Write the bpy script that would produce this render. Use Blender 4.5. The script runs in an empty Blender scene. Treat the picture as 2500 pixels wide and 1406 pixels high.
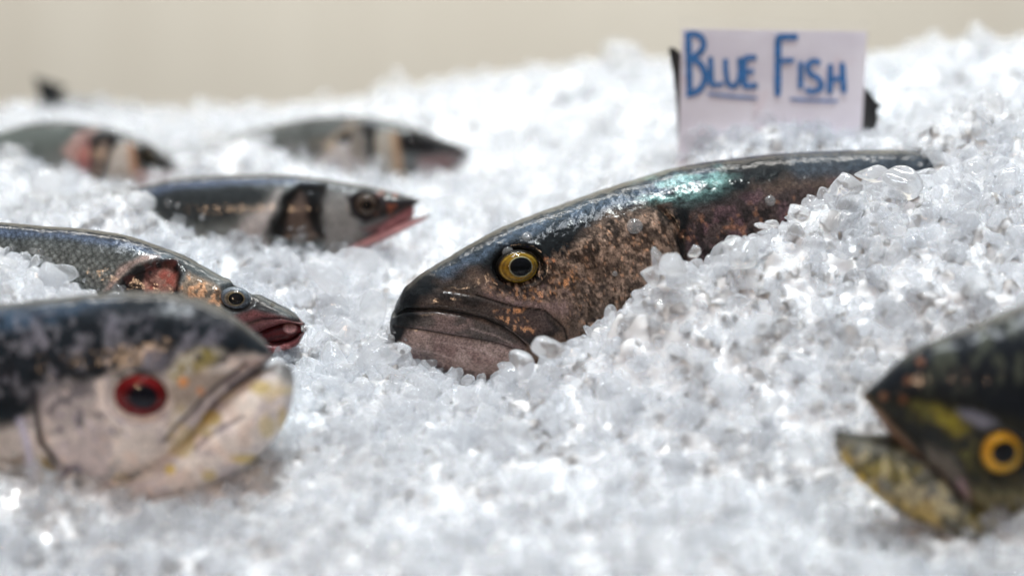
import bpy, math, random
import numpy as np
from mathutils import Matrix, Vector

random.seed(7)
RNG = np.random.default_rng(12)
SC = bpy.context.scene
COL = SC.collection

# ------------------------------------------------------------------ camera
PITCH = math.radians(15.0)
CAM = np.array([0.0, 0.0, 0.60])
FPX = 85.0 / 36.0 * 2500.0
CX, CY = 1250.0, 703.0
FOCUS = 1.315
cd = bpy.data.cameras.new('camera')
cam = bpy.data.objects.new('camera', cd)
COL.objects.link(cam)
cam.location = CAM
cam.rotation_euler = (math.pi / 2 - PITCH, 0, 0)
cd.lens = 85.0
cd.sensor_width = 36.0
cd.clip_start = 0.05
cd.clip_end = 60.0
cd.dof.use_dof = True
cd.dof.focus_distance = FOCUS
cd.dof.aperture_fstop = 2.15
SC.camera = cam

FWD = np.array([0, math.cos(PITCH), -math.sin(PITCH)])
UPV = np.array([0, math.sin(PITCH), math.cos(PITCH)])
RGT = np.array([1.0, 0, 0])

# ------------------------------------------------------------------ light
w = bpy.data.worlds.new('World')
SC.world = w
w.use_nodes = True
# soft room light: bright overhead, dim towards the horizon
_t = w.node_tree
_c = _t.nodes.new('ShaderNodeTexCoord')
_s = _t.nodes.new('ShaderNodeSeparateXYZ')
_r = _t.nodes.new('ShaderNodeValToRGB')
_t.links.new(_c.outputs['Generated'], _s.inputs[0])
_t.links.new(_s.outputs[2], _r.inputs[0])
_r.color_ramp.elements[0].position = 0.05
_r.color_ramp.elements[0].color = (0.20, 0.185, 0.19, 1)
_r.color_ramp.elements[1].position = 0.75
_r.color_ramp.elements[1].color = (0.80, 0.86, 1.0, 1)
_t.links.new(_r.outputs[0], _t.nodes['Background'].inputs[0])
_t.nodes['Background'].inputs[1].default_value = 0.34


def lamp(name, loc, target, size, energy, color, size_y=None):
    ld = bpy.data.lights.new(name, 'AREA')
    ld.shape = 'RECTANGLE'
    ld.size = size
    ld.size_y = size_y or size
    ld.energy = energy
    ld.color = color
    o = bpy.data.objects.new(name, ld)
    COL.objects.link(o)
    o.location = loc
    d = Vector(target) - Vector(loc)
    o.rotation_euler = d.to_track_quat('-Z', 'Y').to_euler()
    return o


lamp('overhead_lamp', (-0.1, 1.42, 2.5), (0.0, 1.40, 0.2), 1.9, 25, (0.88, 0.94, 1.0), 0.22)
lamp('spot_lamp', (0.26, 1.12, 2.3), (0.1, 1.35, 0.25), 0.20, 25, (0.93, 1.0, 0.98), 0.4)
lamp('warm_front_lamp', (-0.55, -0.6, 0.95), (0.1, 1.35, 0.25), 0.25, 8, (1.0, 0.66, 0.42))
lamp('wall_fill_light', (0.0, 2.3, 1.75), (0.0, 2.9, 0.75), 1.8, 38, (1.0, 0.97, 0.91), 0.3)  # unseen fill light, added to brighten the back wall

vs = SC.view_settings
vs.view_transform = 'Standard'
vs.look = 'None'
vs.exposure = 0.34
vs.gamma = 1.0
vs.use_curve_mapping = False
SC.render.engine = 'CYCLES'
SC.cycles.use_denoising = True
SC.cycles.max_bounces = 28
SC.cycles.transparent_max_bounces = 48
SC.cycles.transmission_bounces = 24
SC.cycles.diffuse_bounces = 16
SC.cycles.sample_clamp_indirect = 6.0


# ------------------------------------------------------------------ helpers
def ray(px, py):
    return FWD + RGT * (px - CX) / FPX + UPV * (CY - py) / FPX


def at(px, py, d):
    """world point seen at photo pixel (px, py) at depth d along the view axis"""
    return CAM + d * ray(px, py)


def project(P):
    q = P - CAM
    d = q @ FWD
    return np.stack([CX + FPX * (q @ RGT) / d, CY - FPX * (q @ UPV) / d], -1)


def lin(c):
    c = np.asarray(c, float) / 255.0
    return np.where(c <= 0.04045, c / 12.92, ((c + 0.055) / 1.055) ** 2.4)


def sstep(a, b, x):
    t = np.clip((x - a) / (b - a), 0, 1)
    return t * t * (3 - 2 * t)


def _h(ix, iy, s):
    n = (ix.astype(np.int64) * 374761393 + iy.astype(np.int64) * 668265263 + s * 974711) & 0x7fffffff
    n = ((n ^ (n >> 13)) * 1274126177) & 0x7fffffff
    return ((n ^ (n >> 16)) & 0xffff) / 65535.0


def vnoise(x, y, s=0):
    ix, iy = np.floor(x), np.floor(y)
    fx, fy = x - ix, y - iy
    fx, fy = fx * fx * (3 - 2 * fx), fy * fy * (3 - 2 * fy)
    a, b = _h(ix, iy, s), _h(ix + 1, iy, s)
    c, d = _h(ix, iy + 1, s), _h(ix + 1, iy + 1, s)
    return (a * (1 - fx) + b * fx) * (1 - fy) + (c * (1 - fx) + d * fx) * fy


def fbm(x, y, scale, s=0, o=4):
    t, a, n = 0, 0.5, 0
    for k in range(o):
        t = t + a * vnoise(x / scale * 2 ** k + 17.3 * k, y / scale * 2 ** k - 9.1 * k, s + k)
        n += a
        a *= 0.5
    return t / n


def seg_dist(x, y, pts):
    pts = np.asarray(pts, float)
    best = np.full(x.shape, 1e9)
    for (ax, ay), (bx, by) in zip(pts[:-1], pts[1:]):
        dx, dy = bx - ax, by - ay
        t = np.clip(((x - ax) * dx + (y - ay) * dy) / (dx * dx + dy * dy + 1e-9), 0, 1)
        best = np.minimum(best, np.hypot(x - ax - t * dx, y - ay - t * dy))
    return best


def poly_sd(x, y, pts):
    """signed distance, negative inside"""
    pts = np.asarray(pts, float)
    q = np.vstack([pts, pts[:1]])
    d = seg_dist(x, y, q)
    ins = np.zeros(x.shape, bool)
    for (ax, ay), (bx, by) in zip(q[:-1], q[1:]):
        c = (ay > y) != (by > y)
        with np.errstate(divide='ignore', invalid='ignore'):
            xi = (bx - ax) * (y - ay) / (by - ay + 1e-12) + ax
        ins ^= c & (x < xi)
    return np.where(ins, -d, d)


def mesh_obj(name, V, F, mat, parent=None, smooth=True, cols=None, mats=None):
    me = bpy.data.meshes.new(name)
    V = np.asarray(V, np.float32)
    F = np.asarray(F, np.int32)
    nv, nf, k = len(V), len(F), F.shape[1]
    me.vertices.add(nv)
    me.vertices.foreach_set('co', V.ravel())
    me.loops.add(nf * k)
    me.loops.foreach_set('vertex_index', F.ravel())
    me.polygons.add(nf)
    me.polygons.foreach_set('loop_start', np.arange(nf, dtype=np.int32) * k)
    me.polygons.foreach_set('use_smooth', np.full(nf, smooth, bool))
    me.update(calc_edges=True)
    for nm, arr in (('pigment', cols), ('surf', mats)):
        if arr is not None:
            a = me.color_attributes.new(nm, 'FLOAT_COLOR', 'POINT')
            c = np.ones((nv, 4), np.float32)
            c[:, :3] = arr
            a.data.foreach_set('color', c.ravel())
    me.materials.append(mat)
    o = bpy.data.objects.new(name, me)
    COL.objects.link(o)
    if parent is not None:
        o.parent = parent
    return o


def tag(o, label=None, cat=None, group=None, kind=None):
    for k, v in (('label', label), ('category', cat), ('group', group), ('kind', kind)):
        if v:
            o[k] = v
    return o


class NT:
    """tiny node tree writer"""

    def __init__(self, name):
        self.m = bpy.data.materials.new(name)
        self.m.use_nodes = True
        self.t = self.m.node_tree
        self.b = self.t.nodes['Principled BSDF']

    def n(self, typ, **kw):
        nd = self.t.nodes.new(typ)
        for k, v in kw.items():
            if k.startswith('i_'):
                key = k[2:]
                key = int(key) if key.isdigit() else key.replace('_', ' ')
                if isinstance(v, bpy.types.NodeSocket):
                    self.t.links.new(v, nd.inputs[key])
                else:
                    nd.inputs[key].default_value = v
            else:
                setattr(nd, k, v)
        return nd

    def l(self, a, b):
        self.t.links.new(a, b)

    def math(self, op, a, b=None):
        nd = self.n('ShaderNodeMath', operation=op)
        for i, v in enumerate((a, b)):
            if v is None:
                continue
            if isinstance(v, bpy.types.NodeSocket):
                self.l(v, nd.inputs[i])
            else:
                nd.inputs[i].default_value = v
        return nd.outputs[0]

    def mix(self, f, a, b, blend='MIX'):
        nd = self.n('ShaderNodeMix', data_type='RGBA', blend_type=blend)
        for i, v in ((0, f), (6, a), (7, b)):
            if isinstance(v, bpy.types.NodeSocket):
                self.l(v, nd.inputs[i])
            else:
                nd.inputs[i].default_value = v if i == 0 else (*v, 1) if len(v) == 3 else v
        return nd.outputs[2]

    def ramp(self, f, stops):
        nd = self.n('ShaderNodeValToRGB')
        self.l(f, nd.inputs[0])
        e = nd.color_ramp.elements
        while len(e) < len(stops):
            e.new(0.5)
        for q, (p, c) in zip(e, stops):
            q.position = p
            q.color = (*c, 1) if len(c) == 3 else c
        return nd.outputs[0]


# ------------------------------------------------------------------ materials
def mat_ice():
    N = NT('crushed_ice')
    b = N.b
    tc = N.n('ShaderNodeTexCoord')
    n1 = N.n('ShaderNodeTexNoise', i_Vector=tc.outputs['Object'], i_Scale=170.0, i_Detail=3.0)
    n2 = N.n('ShaderNodeTexNoise', i_Vector=tc.outputs['Object'], i_Scale=14.0, i_Detail=2.0)
    col = N.ramp(n2.outputs[0], [(0.35, (0.92, 0.93, 0.945)), (0.65, (0.945, 0.95, 0.96))])
    N.l(col, b.inputs['Base Color'])
    b.inputs['Roughness'].default_value = 0.05
    b.inputs['IOR'].default_value = 1.31
    b.inputs['Transmission Weight'].default_value = 0.86
    b.inputs['Subsurface Weight'].default_value = 1.0
    b.inputs['Subsurface Radius'].default_value = (0.8, 0.9, 1.0)
    b.inputs['Subsurface Scale'].default_value = 0.006
    b.inputs['Coat Weight'].default_value = 0.35
    b.inputs['Coat Roughness'].default_value = 0.05
    bp = N.n('ShaderNodeBump', i_Strength=0.35, i_Distance=0.0015, i_Height=n1.outputs[0])
    N.l(bp.outputs[0], b.inputs['Normal'])
    tr = N.n('ShaderNodeBsdfTranslucent')
    tr.inputs[0].default_value = (0.92, 0.94, 0.97, 1)
    mx = N.n('ShaderNodeMixShader'); mx.inputs[0].default_value=0.30
    N.l(b.outputs[0],mx.inputs[1]); N.l(tr.outputs[0],mx.inputs[2])
    tp = N.n('ShaderNodeBsdfTransparent')
    mx2 = N.n('ShaderNodeMixShader'); mx2.inputs[0].default_value = 0.46
    N.l(mx.outputs[0],mx2.inputs[1]); N.l(tp.outputs[0],mx2.inputs[2])
    N.l(mx2.outputs[0],N.t.nodes['Material Output'].inputs[0])
    b.inputs['Subsurface Weight'].default_value = 0
    return N.m


def mat_melt():
    """half-melted ice: light travels some way inside before it comes back out"""
    N = NT('melted_ice')
    b = N.b
    tc = N.n('ShaderNodeTexCoord')
    n1 = N.n('ShaderNodeTexNoise', i_Vector=tc.outputs['Object'], i_Scale=220.0, i_Detail=4.0)
    b.inputs['Base Color'].default_value = (0.73, 0.74, 0.76, 1)
    b.inputs['Roughness'].default_value = 0.08
    b.inputs['IOR'].default_value = 1.31
    b.inputs['Subsurface Weight'].default_value = 1.0
    b.inputs['Subsurface Radius'].default_value = (0.85, 0.93, 1.0)
    b.inputs['Subsurface Scale'].default_value = 0.014
    b.inputs['Coat Weight'].default_value = 0.5
    b.inputs['Coat Roughness'].default_value = 0.03
    bp = N.n('ShaderNodeBump', i_Strength=0.3, i_Distance=0.001, i_Height=n1.outputs[0])
    N.l(bp.outputs[0], b.inputs['Normal'])
    return N.m


def mat_clear():
    N = NT('clear_ice')
    b = N.b
    tc = N.n('ShaderNodeTexCoord')
    n1 = N.n('ShaderNodeTexNoise', i_Vector=tc.outputs['Object'], i_Scale=90.0, i_Detail=2.0)
    b.inputs['Base Color'].default_value = (0.97, 0.98, 0.99, 1)
    b.inputs['Roughness'].default_value = 0.06
    b.inputs['IOR'].default_value = 1.31
    b.inputs['Transmission Weight'].default_value = 0.88
    bp = N.n('ShaderNodeBump', i_Strength=0.25, i_Distance=0.001, i_Height=n1.outputs[0])
    N.l(bp.outputs[0], b.inputs['Normal'])
    tr = N.n('ShaderNodeBsdfTranslucent')
    tr.inputs[0].default_value = (0.95, 0.965, 0.98, 1)
    mx = N.n('ShaderNodeMixShader')
    mx.inputs[0].default_value = 0.10
    N.l(b.outputs[0], mx.inputs[1])
    N.l(tr.outputs[0], mx.inputs[2])
    N.l(mx.outputs[0], N.t.nodes['Material Output'].inputs[0])
    return N.m


def mat_skin(name, fine=900.0, scale_px=None, bump=0.5, contrast=0.5, tint=(0.85, 0.95, 1.0)):
    """wet fish skin: pigment and gloss come with the mesh, fine grain and scales are procedural"""
    N = NT(name)
    b = N.b
    pg = N.n('ShaderNodeAttribute', attribute_name='pigment')
    sf = N.n('ShaderNodeAttribute', attribute_name='surf')
    sep = N.n('ShaderNodeSeparateColor', i_0=sf.outputs['Color'])
    met, rou, scl = sep.outputs
    tc = N.n('ShaderNodeTexCoord')
    n1 = N.n('ShaderNodeTexNoise', i_Vector=tc.outputs['Object'], i_Scale=fine, i_Detail=4.0, i_Roughness=0.65)
    n2 = N.n('ShaderNodeTexNoise', i_Vector=tc.outputs['Object'], i_Scale=fine * 0.22, i_Detail=3.0)
    g = N.ramp(n1.outputs[0], [(0.3, (1 - contrast,) * 3), (0.7, (1 + contrast * 0.6,) * 3)])
    c = N.mix(1.0, pg.outputs['Color'], g, 'MULTIPLY')
    # scales: stretched cells, each with a dark trailing edge
    mp = N.n('ShaderNodeMapping', i_Vector=tc.outputs['Object'])
    mp.inputs['Rotation'].default_value = (0, math.radians(38), 0)
    mp.inputs['Scale'].default_value = (1.0, 0.25, 1.0)
    vo = N.n('ShaderNodeTexVoronoi', i_Vector=mp.outputs[0], i_Scale=360.0, i_Randomness=0.5)
    cell = N.ramp(vo.outputs['Distance'], [(0.12, (1.2,) * 3), (0.65, (0.42,) * 3)])
    sc = N.mix(1.0, c, cell, 'MULTIPLY')
    c = N.mix(scl, c, sc)
    N.l(c, b.inputs['Base Color'])
    N.l(met, b.inputs['Metallic'])
    N.l(rou, b.inputs['Roughness'])
    b.inputs['IOR'].default_value = 1.45
    b.inputs['Specular IOR Level'].default_value = 0.06
    b.inputs['Specular Tint'].default_value = (*tint, 1)
    b.inputs['Coat Weight'].default_value = 0.62
    b.inputs['Coat Roughness'].default_value = 0.10
    b.inputs['Coat IOR'].default_value = 1.36
    hs = N.math('MULTIPLY', vo.outputs['Distance'], N.math('MULTIPLY', scl, -1.2))
    h = N.math('ADD', N.math('ADD', n1.outputs[0], N.math('MULTIPLY', n2.outputs[0], 1.3)), hs)
    bp = N.n('ShaderNodeBump', i_Strength=bump, i_Distance=0.0012, i_Height=h)
    N.l(bp.outputs[0], b.inputs['Normal'])
    bp2 = N.n('ShaderNodeBump', i_Strength=bump * 0.8, i_Distance=0.0012, i_Height=n2.outputs[0])
    N.l(bp2.outputs[0], b.inputs['Coat Normal'])
    return N.m


def mat_eye(name='fish_eye'):
    N = NT(name)
    b = N.b
    pg = N.n('ShaderNodeAttribute', attribute_name='pigment')
    tc = N.n('ShaderNodeTexCoord')
    n1 = N.n('ShaderNodeTexNoise', i_Vector=tc.outputs['Object'], i_Scale=700.0, i_Detail=3.0)
    g = N.ramp(n1.outputs[0], [(0.3, (0.6,) * 3), (0.7, (1.25,) * 3)])
    N.l(N.mix(1.0, pg.outputs['Color'], g, 'MULTIPLY'), b.inputs['Base Color'])
    b.inputs['Roughness'].default_value = 0.3
    b.inputs['Specular IOR Level'].default_value = 0.05
    b.inputs['Coat Weight'].default_value = 0.0
    b.inputs['Coat Roughness'].default_value = 0.02
    return N.m


def mat_plain(name, col, rough=0.5, noise=0.15, scale=60.0, coat=0.0, bump=0.1):
    N = NT(name)
    b = N.b
    tc = N.n('ShaderNodeTexCoord')
    n1 = N.n('ShaderNodeTexNoise', i_Vector=tc.outputs['Object'], i_Scale=scale, i_Detail=4.0)
    g = N.ramp(n1.outputs[0], [(0.3, tuple(np.array(col) * (1 - noise))), (0.7, tuple(np.minimum(np.array(col) * (1 + noise), 1)))])
    N.l(g, b.inputs['Base Color'])
    b.inputs['Roughness'].default_value = rough
    b.inputs['Coat Weight'].default_value = coat
    b.inputs['Coat Roughness'].default_value = 0.08
    bp = N.n('ShaderNodeBump', i_Strength=bump, i_Distance=0.001, i_Height=n1.outputs[0])
    N.l(bp.outputs[0], b.inputs['Normal'])
    return N.m


ICE = mat_ice()
CLEAR = mat_clear()
MELT = mat_melt()
SKIN = mat_skin('wet_fish_skin')
SKIN_COPPER = mat_skin('wet_copper_skin', fine=1000.0, bump=0.5, contrast=0.65, tint=(0.75, 0.98, 1.0))
EYE = mat_eye()
_n = NT('cornea')
_g = _n.n('ShaderNodeBsdfGlossy', i_Roughness=0.02)
_tp = _n.n('ShaderNodeBsdfTransparent')
_fr = _n.n('ShaderNodeFresnel', i_IOR=1.36)
_mx = _n.n('ShaderNodeMixShader')
_n.l(_fr.outputs[0], _mx.inputs[0])
_n.l(_tp.outputs[0], _mx.inputs[1])
_n.l(_g.outputs[0], _mx.inputs[2])
_n.l(_mx.outputs[0], _n.t.nodes['Material Output'].inputs[0])
CORNEA = _n.m

# ------------------------------------------------------------------ background wall
N = NT('beige_wall_paint')
tc = N.n('ShaderNodeTexCoord')
mp = N.n('ShaderNodeMapping', i_Vector=tc.outputs['Object'])
mp.inputs['Scale'].default_value = (9.0, 1.0, 0.6)
nn = N.n('ShaderNodeTexNoise', i_Vector=mp.outputs[0], i_Scale=1.0, i_Detail=3.0, i_Roughness=0.6)
N.l(N.ramp(nn.outputs[0], [(0.3, (0.57, 0.53, 0.455)), (0.5, (0.60, 0.565, 0.49)), (0.7, (0.62, 0.585, 0.51))]), N.b.inputs['Base Color'])
N.b.inputs['Roughness'].default_value = 0.7
WALL_D = 2.9
wv = []
for y in (0, 0.1):
    for x, z in ((-1.6, -0.4), (1.6, -0.4), (1.6, 1.5), (-1.6, 1.5)):
        wv.append((x, y, z))
wall = mesh_obj('wall', wv, [(0, 1, 2, 3), (7, 6, 5, 4), (0, 4, 5, 1), (1, 5, 6, 2), (2, 6, 7, 3), (3, 7, 4, 0)], N.m, smooth=False)
wall.location = (0, WALL_D, 0)
tag(wall, 'plain beige wall with faint vertical streaks behind the ice', 'wall')

# ------------------------------------------------------------------ ice bed
CTRL = [
    # open ice in front
    (-300, 1500, 1.02), (0, 1406, 1.08), (1250, 1406, 1.08), (2500, 1406, 1.06), (2900, 1500, 1.02),
    (1250, 1800, 0.95), (-300, 1900, 0.92), (2800, 1900, 0.92),
    (700, 1290, 1.13), (900, 1000, 1.24), (1250, 1000, 1.235), (1250, 1200, 1.16), (1600, 1000, 1.22),
    (1900, 1000, 1.20), (1900, 1250, 1.12), (1600, 1250, 1.14),
    # round the red-eyed fish
    (-200, 1350, 1.09), (100, 1330, 1.115), (300, 1290, 1.125), (560, 1225, 1.145), (700, 1110, 1.18), (770, 960, 1.235), (720, 850, 1.28),
    # near bass
    (-150, 620, 1.275), (0, 592, 1.285), (45, 610, 1.28), (110, 655, 1.275), (250, 695, 1.265), (100, 690, 1.26), (250, 720, 1.24), (0, 720, 1.23),
    (300, 590, 1.40), (600, 670, 1.39), (100, 550, 1.41), (760, 830, 1.315),
    (500, 850, 1.31), (650, 850, 1.30),
    # gap left of the big fish
    (850, 720, 1.375), (900, 800, 1.335), (800, 640, 1.40), (1000, 600, 1.44), (1200, 450, 1.52), (1300, 350, 1.58),
    # chin of the big fish and the mound that buries its body
    (930, 870, 1.30), (1060, 893, 1.295), (1240, 922, 1.28), (1300, 868, 1.28), (1380, 825, 1.275), (1480, 805, 1.27), (1570, 735, 1.27),
    (1610, 655, 1.275), (1700, 625, 1.285), (1800, 610, 1.29), (1900, 560, 1.30), (2000, 462, 1.31), (2100, 420, 1.315), (2300, 430, 1.32), (2480, 405, 1.33), (2800, 400, 1.33),
    (1800, 750, 1.255), (2200, 600, 1.275), (2400, 650, 1.25), (2100, 800, 1.24), (2450, 760, 1.23), (1500, 900, 1.25),
    # under the big fish
    (1200, 940, 1.35), (1500, 860, 1.36), (1800, 680, 1.375), (2100, 480, 1.39), (2300, 460, 1.39), (1250, 590, 1.44),
    # ridge behind it
    (1500, 470, 1.45), (1650, 420, 1.455), (1700, 350, 1.455), (1900, 325, 1.45), (2150, 322, 1.45), (2350, 345, 1.44), (1600, 370, 1.50),
    (1500, 118, 1.74), (1400, 240, 1.66), (1300, 155, 1.76), (1620, 150, 1.72), (1800, 340, 1.52), (2100, 330, 1.52),
    # right-hand hill
    (2400, 75, 1.62), (2200, 135, 1.60), (2160, 200, 1.57), (2300, 300, 1.50), (2500, 90, 1.62), (2800, 80, 1.65), (2500, 250, 1.53),
    # right-hand fish
    (1990, 1150, 1.15), (2060, 1230, 1.125), (2200, 1330, 1.095), (2400, 1370, 1.085), (2300, 1050, 1.195), (2060, 1090, 1.185), (2700, 1320, 1.09),
    # mid bass
    (320, 475, 1.43), (400, 530, 1.425), (470, 580, 1.415), (600, 615, 1.405), (750, 625, 1.405), (900, 600, 1.415), (1050, 575, 1.43),
    (200, 500, 1.44), (50, 500, 1.44), (600, 440, 1.54), (1000, 450, 1.53),
    # far bass, left
    (0, 375, 1.56), (110, 430, 1.545), (180, 470, 1.53), (300, 490, 1.525), (450, 470, 1.54), (200, 320, 1.68), (-200, 340, 1.57),
    # far bass, centre
    (590, 330, 1.60), (650, 385, 1.58), (700, 405, 1.575), (800, 425, 1.57), (880, 450, 1.56), (1000, 465, 1.555), (1120, 450, 1.56), (820, 310, 1.70),
    # back ridge and the drop behind it
    (600, 270, 1.78), (300, 240, 1.80), (110, 250, 1.80), (0, 262, 1.80), (-300, 260, 1.8), (1000, 195, 1.77), (800, 240, 1.78),
    (600, 330, 1.98), (1500, 320, 1.98), (2400, 320, 1.92), (0, 330, 1.98), (-400, 350, 2.0), (3000, 330, 1.95),
]
CP = np.array([at(*c) for c in CTRL])


def rbf_fit(P, smooth=0.004):
    n = len(P)
    d = np.hypot(P[:, None, 0] - P[None, :, 0], P[:, None, 1] - P[None, :, 1])
    A = np.zeros((n + 3, n + 3))
    A[:n, :n] = d + np.eye(n) * -smooth
    A[:n, n] = 1
    A[:n, n + 1:] = P[:, :2]
    A[n, :n] = 1
    A[n + 1:, :n] = P[:, :2].T
    b = np.zeros(n + 3)
    b[:n] = P[:, 2]
    return np.linalg.solve(A, b)


RB = rbf_fit(CP)


# hollows scooped for the fish, and small heaps (px, py, depth, radius m, depth m)
DIPS = [(300, 1200, 1.175, 0.09, 0.012), (1900, 335, 1.455, 0.045, -0.009), (1720, 350, 1.46, 0.04, -0.005), (50, 1290, 1.15, 0.07, 0.020), (2375, 380, 1.40, 0.042, -0.042), (1640, 640, 1.275, 0.03, -0.007), (1900, 550, 1.30, 0.03, -0.003), (715, 840, 1.29, 0.03, 0.009), (2150, 330, 1.45, 0.04, -0.005), (600, 1150, 1.185, 0.05, 0.008), (2230, 1270, 1.13, 0.065, 0.013), (2460, 1300, 1.12, 0.04, 0.006), (2060, 1120, 1.165, 0.04, 0.01),
        (400, 440, 1.56, 0.05, 0.014), (1080, 430, 1.58, 0.05, 0.010), (220, 480, 1.435, 0.04, -0.013), (190, 240, 1.75, 0.05, -0.004), (560, 370, 1.60, 0.03, -0.008)]


def bed_z(x, y):
    z = np.full(x.shape, RB[len(CP)])
    z = z + RB[len(CP) + 1] * x + RB[len(CP) + 2] * y
    for (cx, cy, _), wt in zip(CP, RB):
        z = z + wt * np.hypot(x - cx, y - cy)
    for px, py, d, r, h in DIPS:
        c = at(px, py, d)
        z = z - h * np.exp(-((x - c[0]) ** 2 + (y - c[1]) ** 2) / (r * r))
    return np.clip(z, 0.02, 0.36) - 0.009


def lump(x, y):
    return (fbm(x, y, 0.045, 5, 3) - 0.5) * 0.012


X0, X1, Y0, Y1 = -0.85, 0.85, 0.72, 2.25
GX, GY = 425, 380
gx, gy = np.meshgrid(np.linspace(X0, X1, GX), np.linspace(Y0, Y1, GY))
gz = bed_z(gx, gy) + lump(gx, gy)


def bed_lookup(x, y):
    fx = np.clip((x - X0) / (X1 - X0) * (GX - 1), 0, GX - 1.001)
    fy = np.clip((y - Y0) / (Y1 - Y0) * (GY - 1), 0, GY - 1.001)
    ix, iy = fx.astype(int), fy.astype(int)
    fx, fy = fx - ix, fy - iy
    return (gz[iy, ix] * (1 - fx) + gz[iy, ix + 1] * fx) * (1 - fy) + (gz[iy + 1, ix] * (1 - fx) + gz[iy + 1, ix + 1] * fx) * fy


def ico(sub):
    import bmesh
    bm = bmesh.new()
    bmesh.ops.create_icosphere(bm, subdivisions=sub, radius=1.0)
    V = np.array([v.co[:] for v in bm.verts])
    F = np.array([[v.index for v in f.verts] for f in bm.faces])
    bm.free()
    return V, F


def nugget(V, seed, cuts=12):
    """a rounded broken lump of ice: sphere cut by soft planes, then bumped"""
    r = np.random.default_rng(seed)
    P = V.copy()
    for k in range(cuts):
        n = r.normal(size=3)
        n /= np.linalg.norm(n)
        d = r.uniform(0.45, 0.85)
        s = P @ n
        over = np.maximum(s - d, 0)
        P -= np.outer(over * 0.95, n)
    f = r.normal(size=(5, 3)) * 2.2
    ph = r.uniform(0, 6.28, 5)
    P *= (1 + 0.045 * np.sin(V @ f.T + ph).sum(1))[:, None]
    return P * np.array([r.uniform(0.95, 1.35), r.uniform(0.75, 1.0), r.uniform(0.55, 0.85)])


def rand_rot(r, n):
    q = r.normal(size=(n, 4))
    q /= np.linalg.norm(q, axis=1)[:, None]
    a, b, c, d = q.T
    return np.stack([np.stack([1 - 2 * (c * c + d * d), 2 * (b * c - a * d), 2 * (b * d + a * c)], -1),
                     np.stack([2 * (b * c + a * d), 1 - 2 * (b * b + d * d), 2 * (c * d - a * b)], -1),
                     np.stack([2 * (b * d - a * c), 2 * (c * d + a * b), 1 - 2 * (b * b + c * c)], -1)], 1)


LOD = {1: ico(1), 2: ico(2), 3: ico(3)}
SHAPES = {q: [nugget(LOD[q][0], k) for k in range(26)] for q in LOD}


def grains(layers):
    """(count per square metre, mean radius, spread, lift) -> one cloud of broken lumps on the bed"""
    VV, FF, off = [], [], 0
    for dens, rm, rs, lift, sink in layers:
        n = int(dens * (X1 - X0) * (Y1 - Y0))
        x = RNG.uniform(X0, X1, n)
        y = RNG.uniform(Y0, Y1, n)
        z = bed_lookup(x, y)
        P = np.stack([x, y, z], -1)
        pr = project(P)
        dep = (P - CAM) @ FWD
        m = 500
        inside = (pr[:, 0] > -m) & (pr[:, 0] < 2500 + m) & (pr[:, 1] < 1406 + m * 0.5)
        keep = inside | (RNG.random(n) < 0.35)
        if rm < 0.003:
            keep &= inside & (np.abs(dep - FOCUS) < 0.25)
        P, dep, inside = P[keep], dep[keep], inside[keep]
        n = len(P)
        r = rm * np.exp(RNG.normal(0, rs, n))
        P[:, 2] += r * (lift + RNG.uniform(-sink, sink, n))
        R = rand_rot(RNG, n)
        which = RNG.integers(0, 26, n)
        infoc = inside & (np.abs(dep - FOCUS) < 0.10)
        for q in (1, 2, 3):
            big = r > 0.006
            sel0 = (infoc & big if q == 3 else infoc & ~big if q == 2 else ~infoc)
            for k in range(26):
                sel = np.where(sel0 & (which == k))[0]
                if not len(sel):
                    continue
                Bk = SHAPES[q][k]
                W = np.einsum('nij,vj->nvi', R[sel], Bk) * r[sel][:, None, None] + P[sel][:, None, :]
                FF.append((LOD[q][1][None] + (np.arange(len(sel)) * len(Bk))[:, None, None] + off).reshape(-1, 3))
                VV.append(W.reshape(-1, 3))
                off += len(sel) * len(Bk)
    return np.concatenate(VV), np.concatenate(FF)


def bed_solid():
    """the bed as a closed block, 3 cm thick"""
    T = np.stack([gx, gy, gz - 0.005], -1).reshape(-1, 3)
    Bt = T - np.array([0, 0, 0.03])
    idx = np.arange(GX * GY).reshape(GY, GX)
    q = np.stack([idx[:-1, :-1], idx[:-1, 1:], idx[1:, 1:], idx[1:, :-1]], -1).reshape(-1, 4)
    t = np.concatenate([q[:, [0, 1, 2]], q[:, [0, 2, 3]]])
    o = GX * GY
    rim = np.concatenate([idx[0, :-1], idx[:-1, -1], idx[-1, :0:-1], idx[:0:-1, 0]])
    nx = np.roll(rim, -1)
    side = np.concatenate([np.stack([rim, rim + o, nx], -1), np.stack([nx, rim + o, nx + o], -1)])
    return np.concatenate([T, Bt]), np.concatenate([t, t[:, ::-1] + o, side])


def fuse(V, F, voxel):
    """melt overlapping lumps into one wet skin"""
    tmp = mesh_obj('melt', V, F, ICE)
    md = tmp.modifiers.new('melt', 'REMESH')
    md.mode = 'VOXEL'
    md.voxel_size = voxel
    md.use_smooth_shade = True
    sm = tmp.modifiers.new('soften', 'SMOOTH')
    sm.factor = 0.5
    sm.iterations = 1
    dg = bpy.context.evaluated_depsgraph_get()
    me = bpy.data.meshes.new_from_object(tmp.evaluated_get(dg))
    n, f = len(me.vertices), len(me.polygons)
    A = np.empty(n * 3, np.float32)
    me.vertices.foreach_get('co', A)
    nl = len(me.loops)
    li = np.empty(nl, np.int32)
    me.loops.foreach_get('vertex_index', li)
    tot = np.empty(f, np.int32)
    me.polygons.foreach_get('loop_total', tot)
    assert (tot == 4).all()
    bpy.data.objects.remove(tmp)
    bpy.data.meshes.remove(me)
    q = li.reshape(-1, 4)
    return A.reshape(-1, 3), np.concatenate([q[:, [0, 1, 2]], q[:, [0, 2, 3]]])


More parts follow.
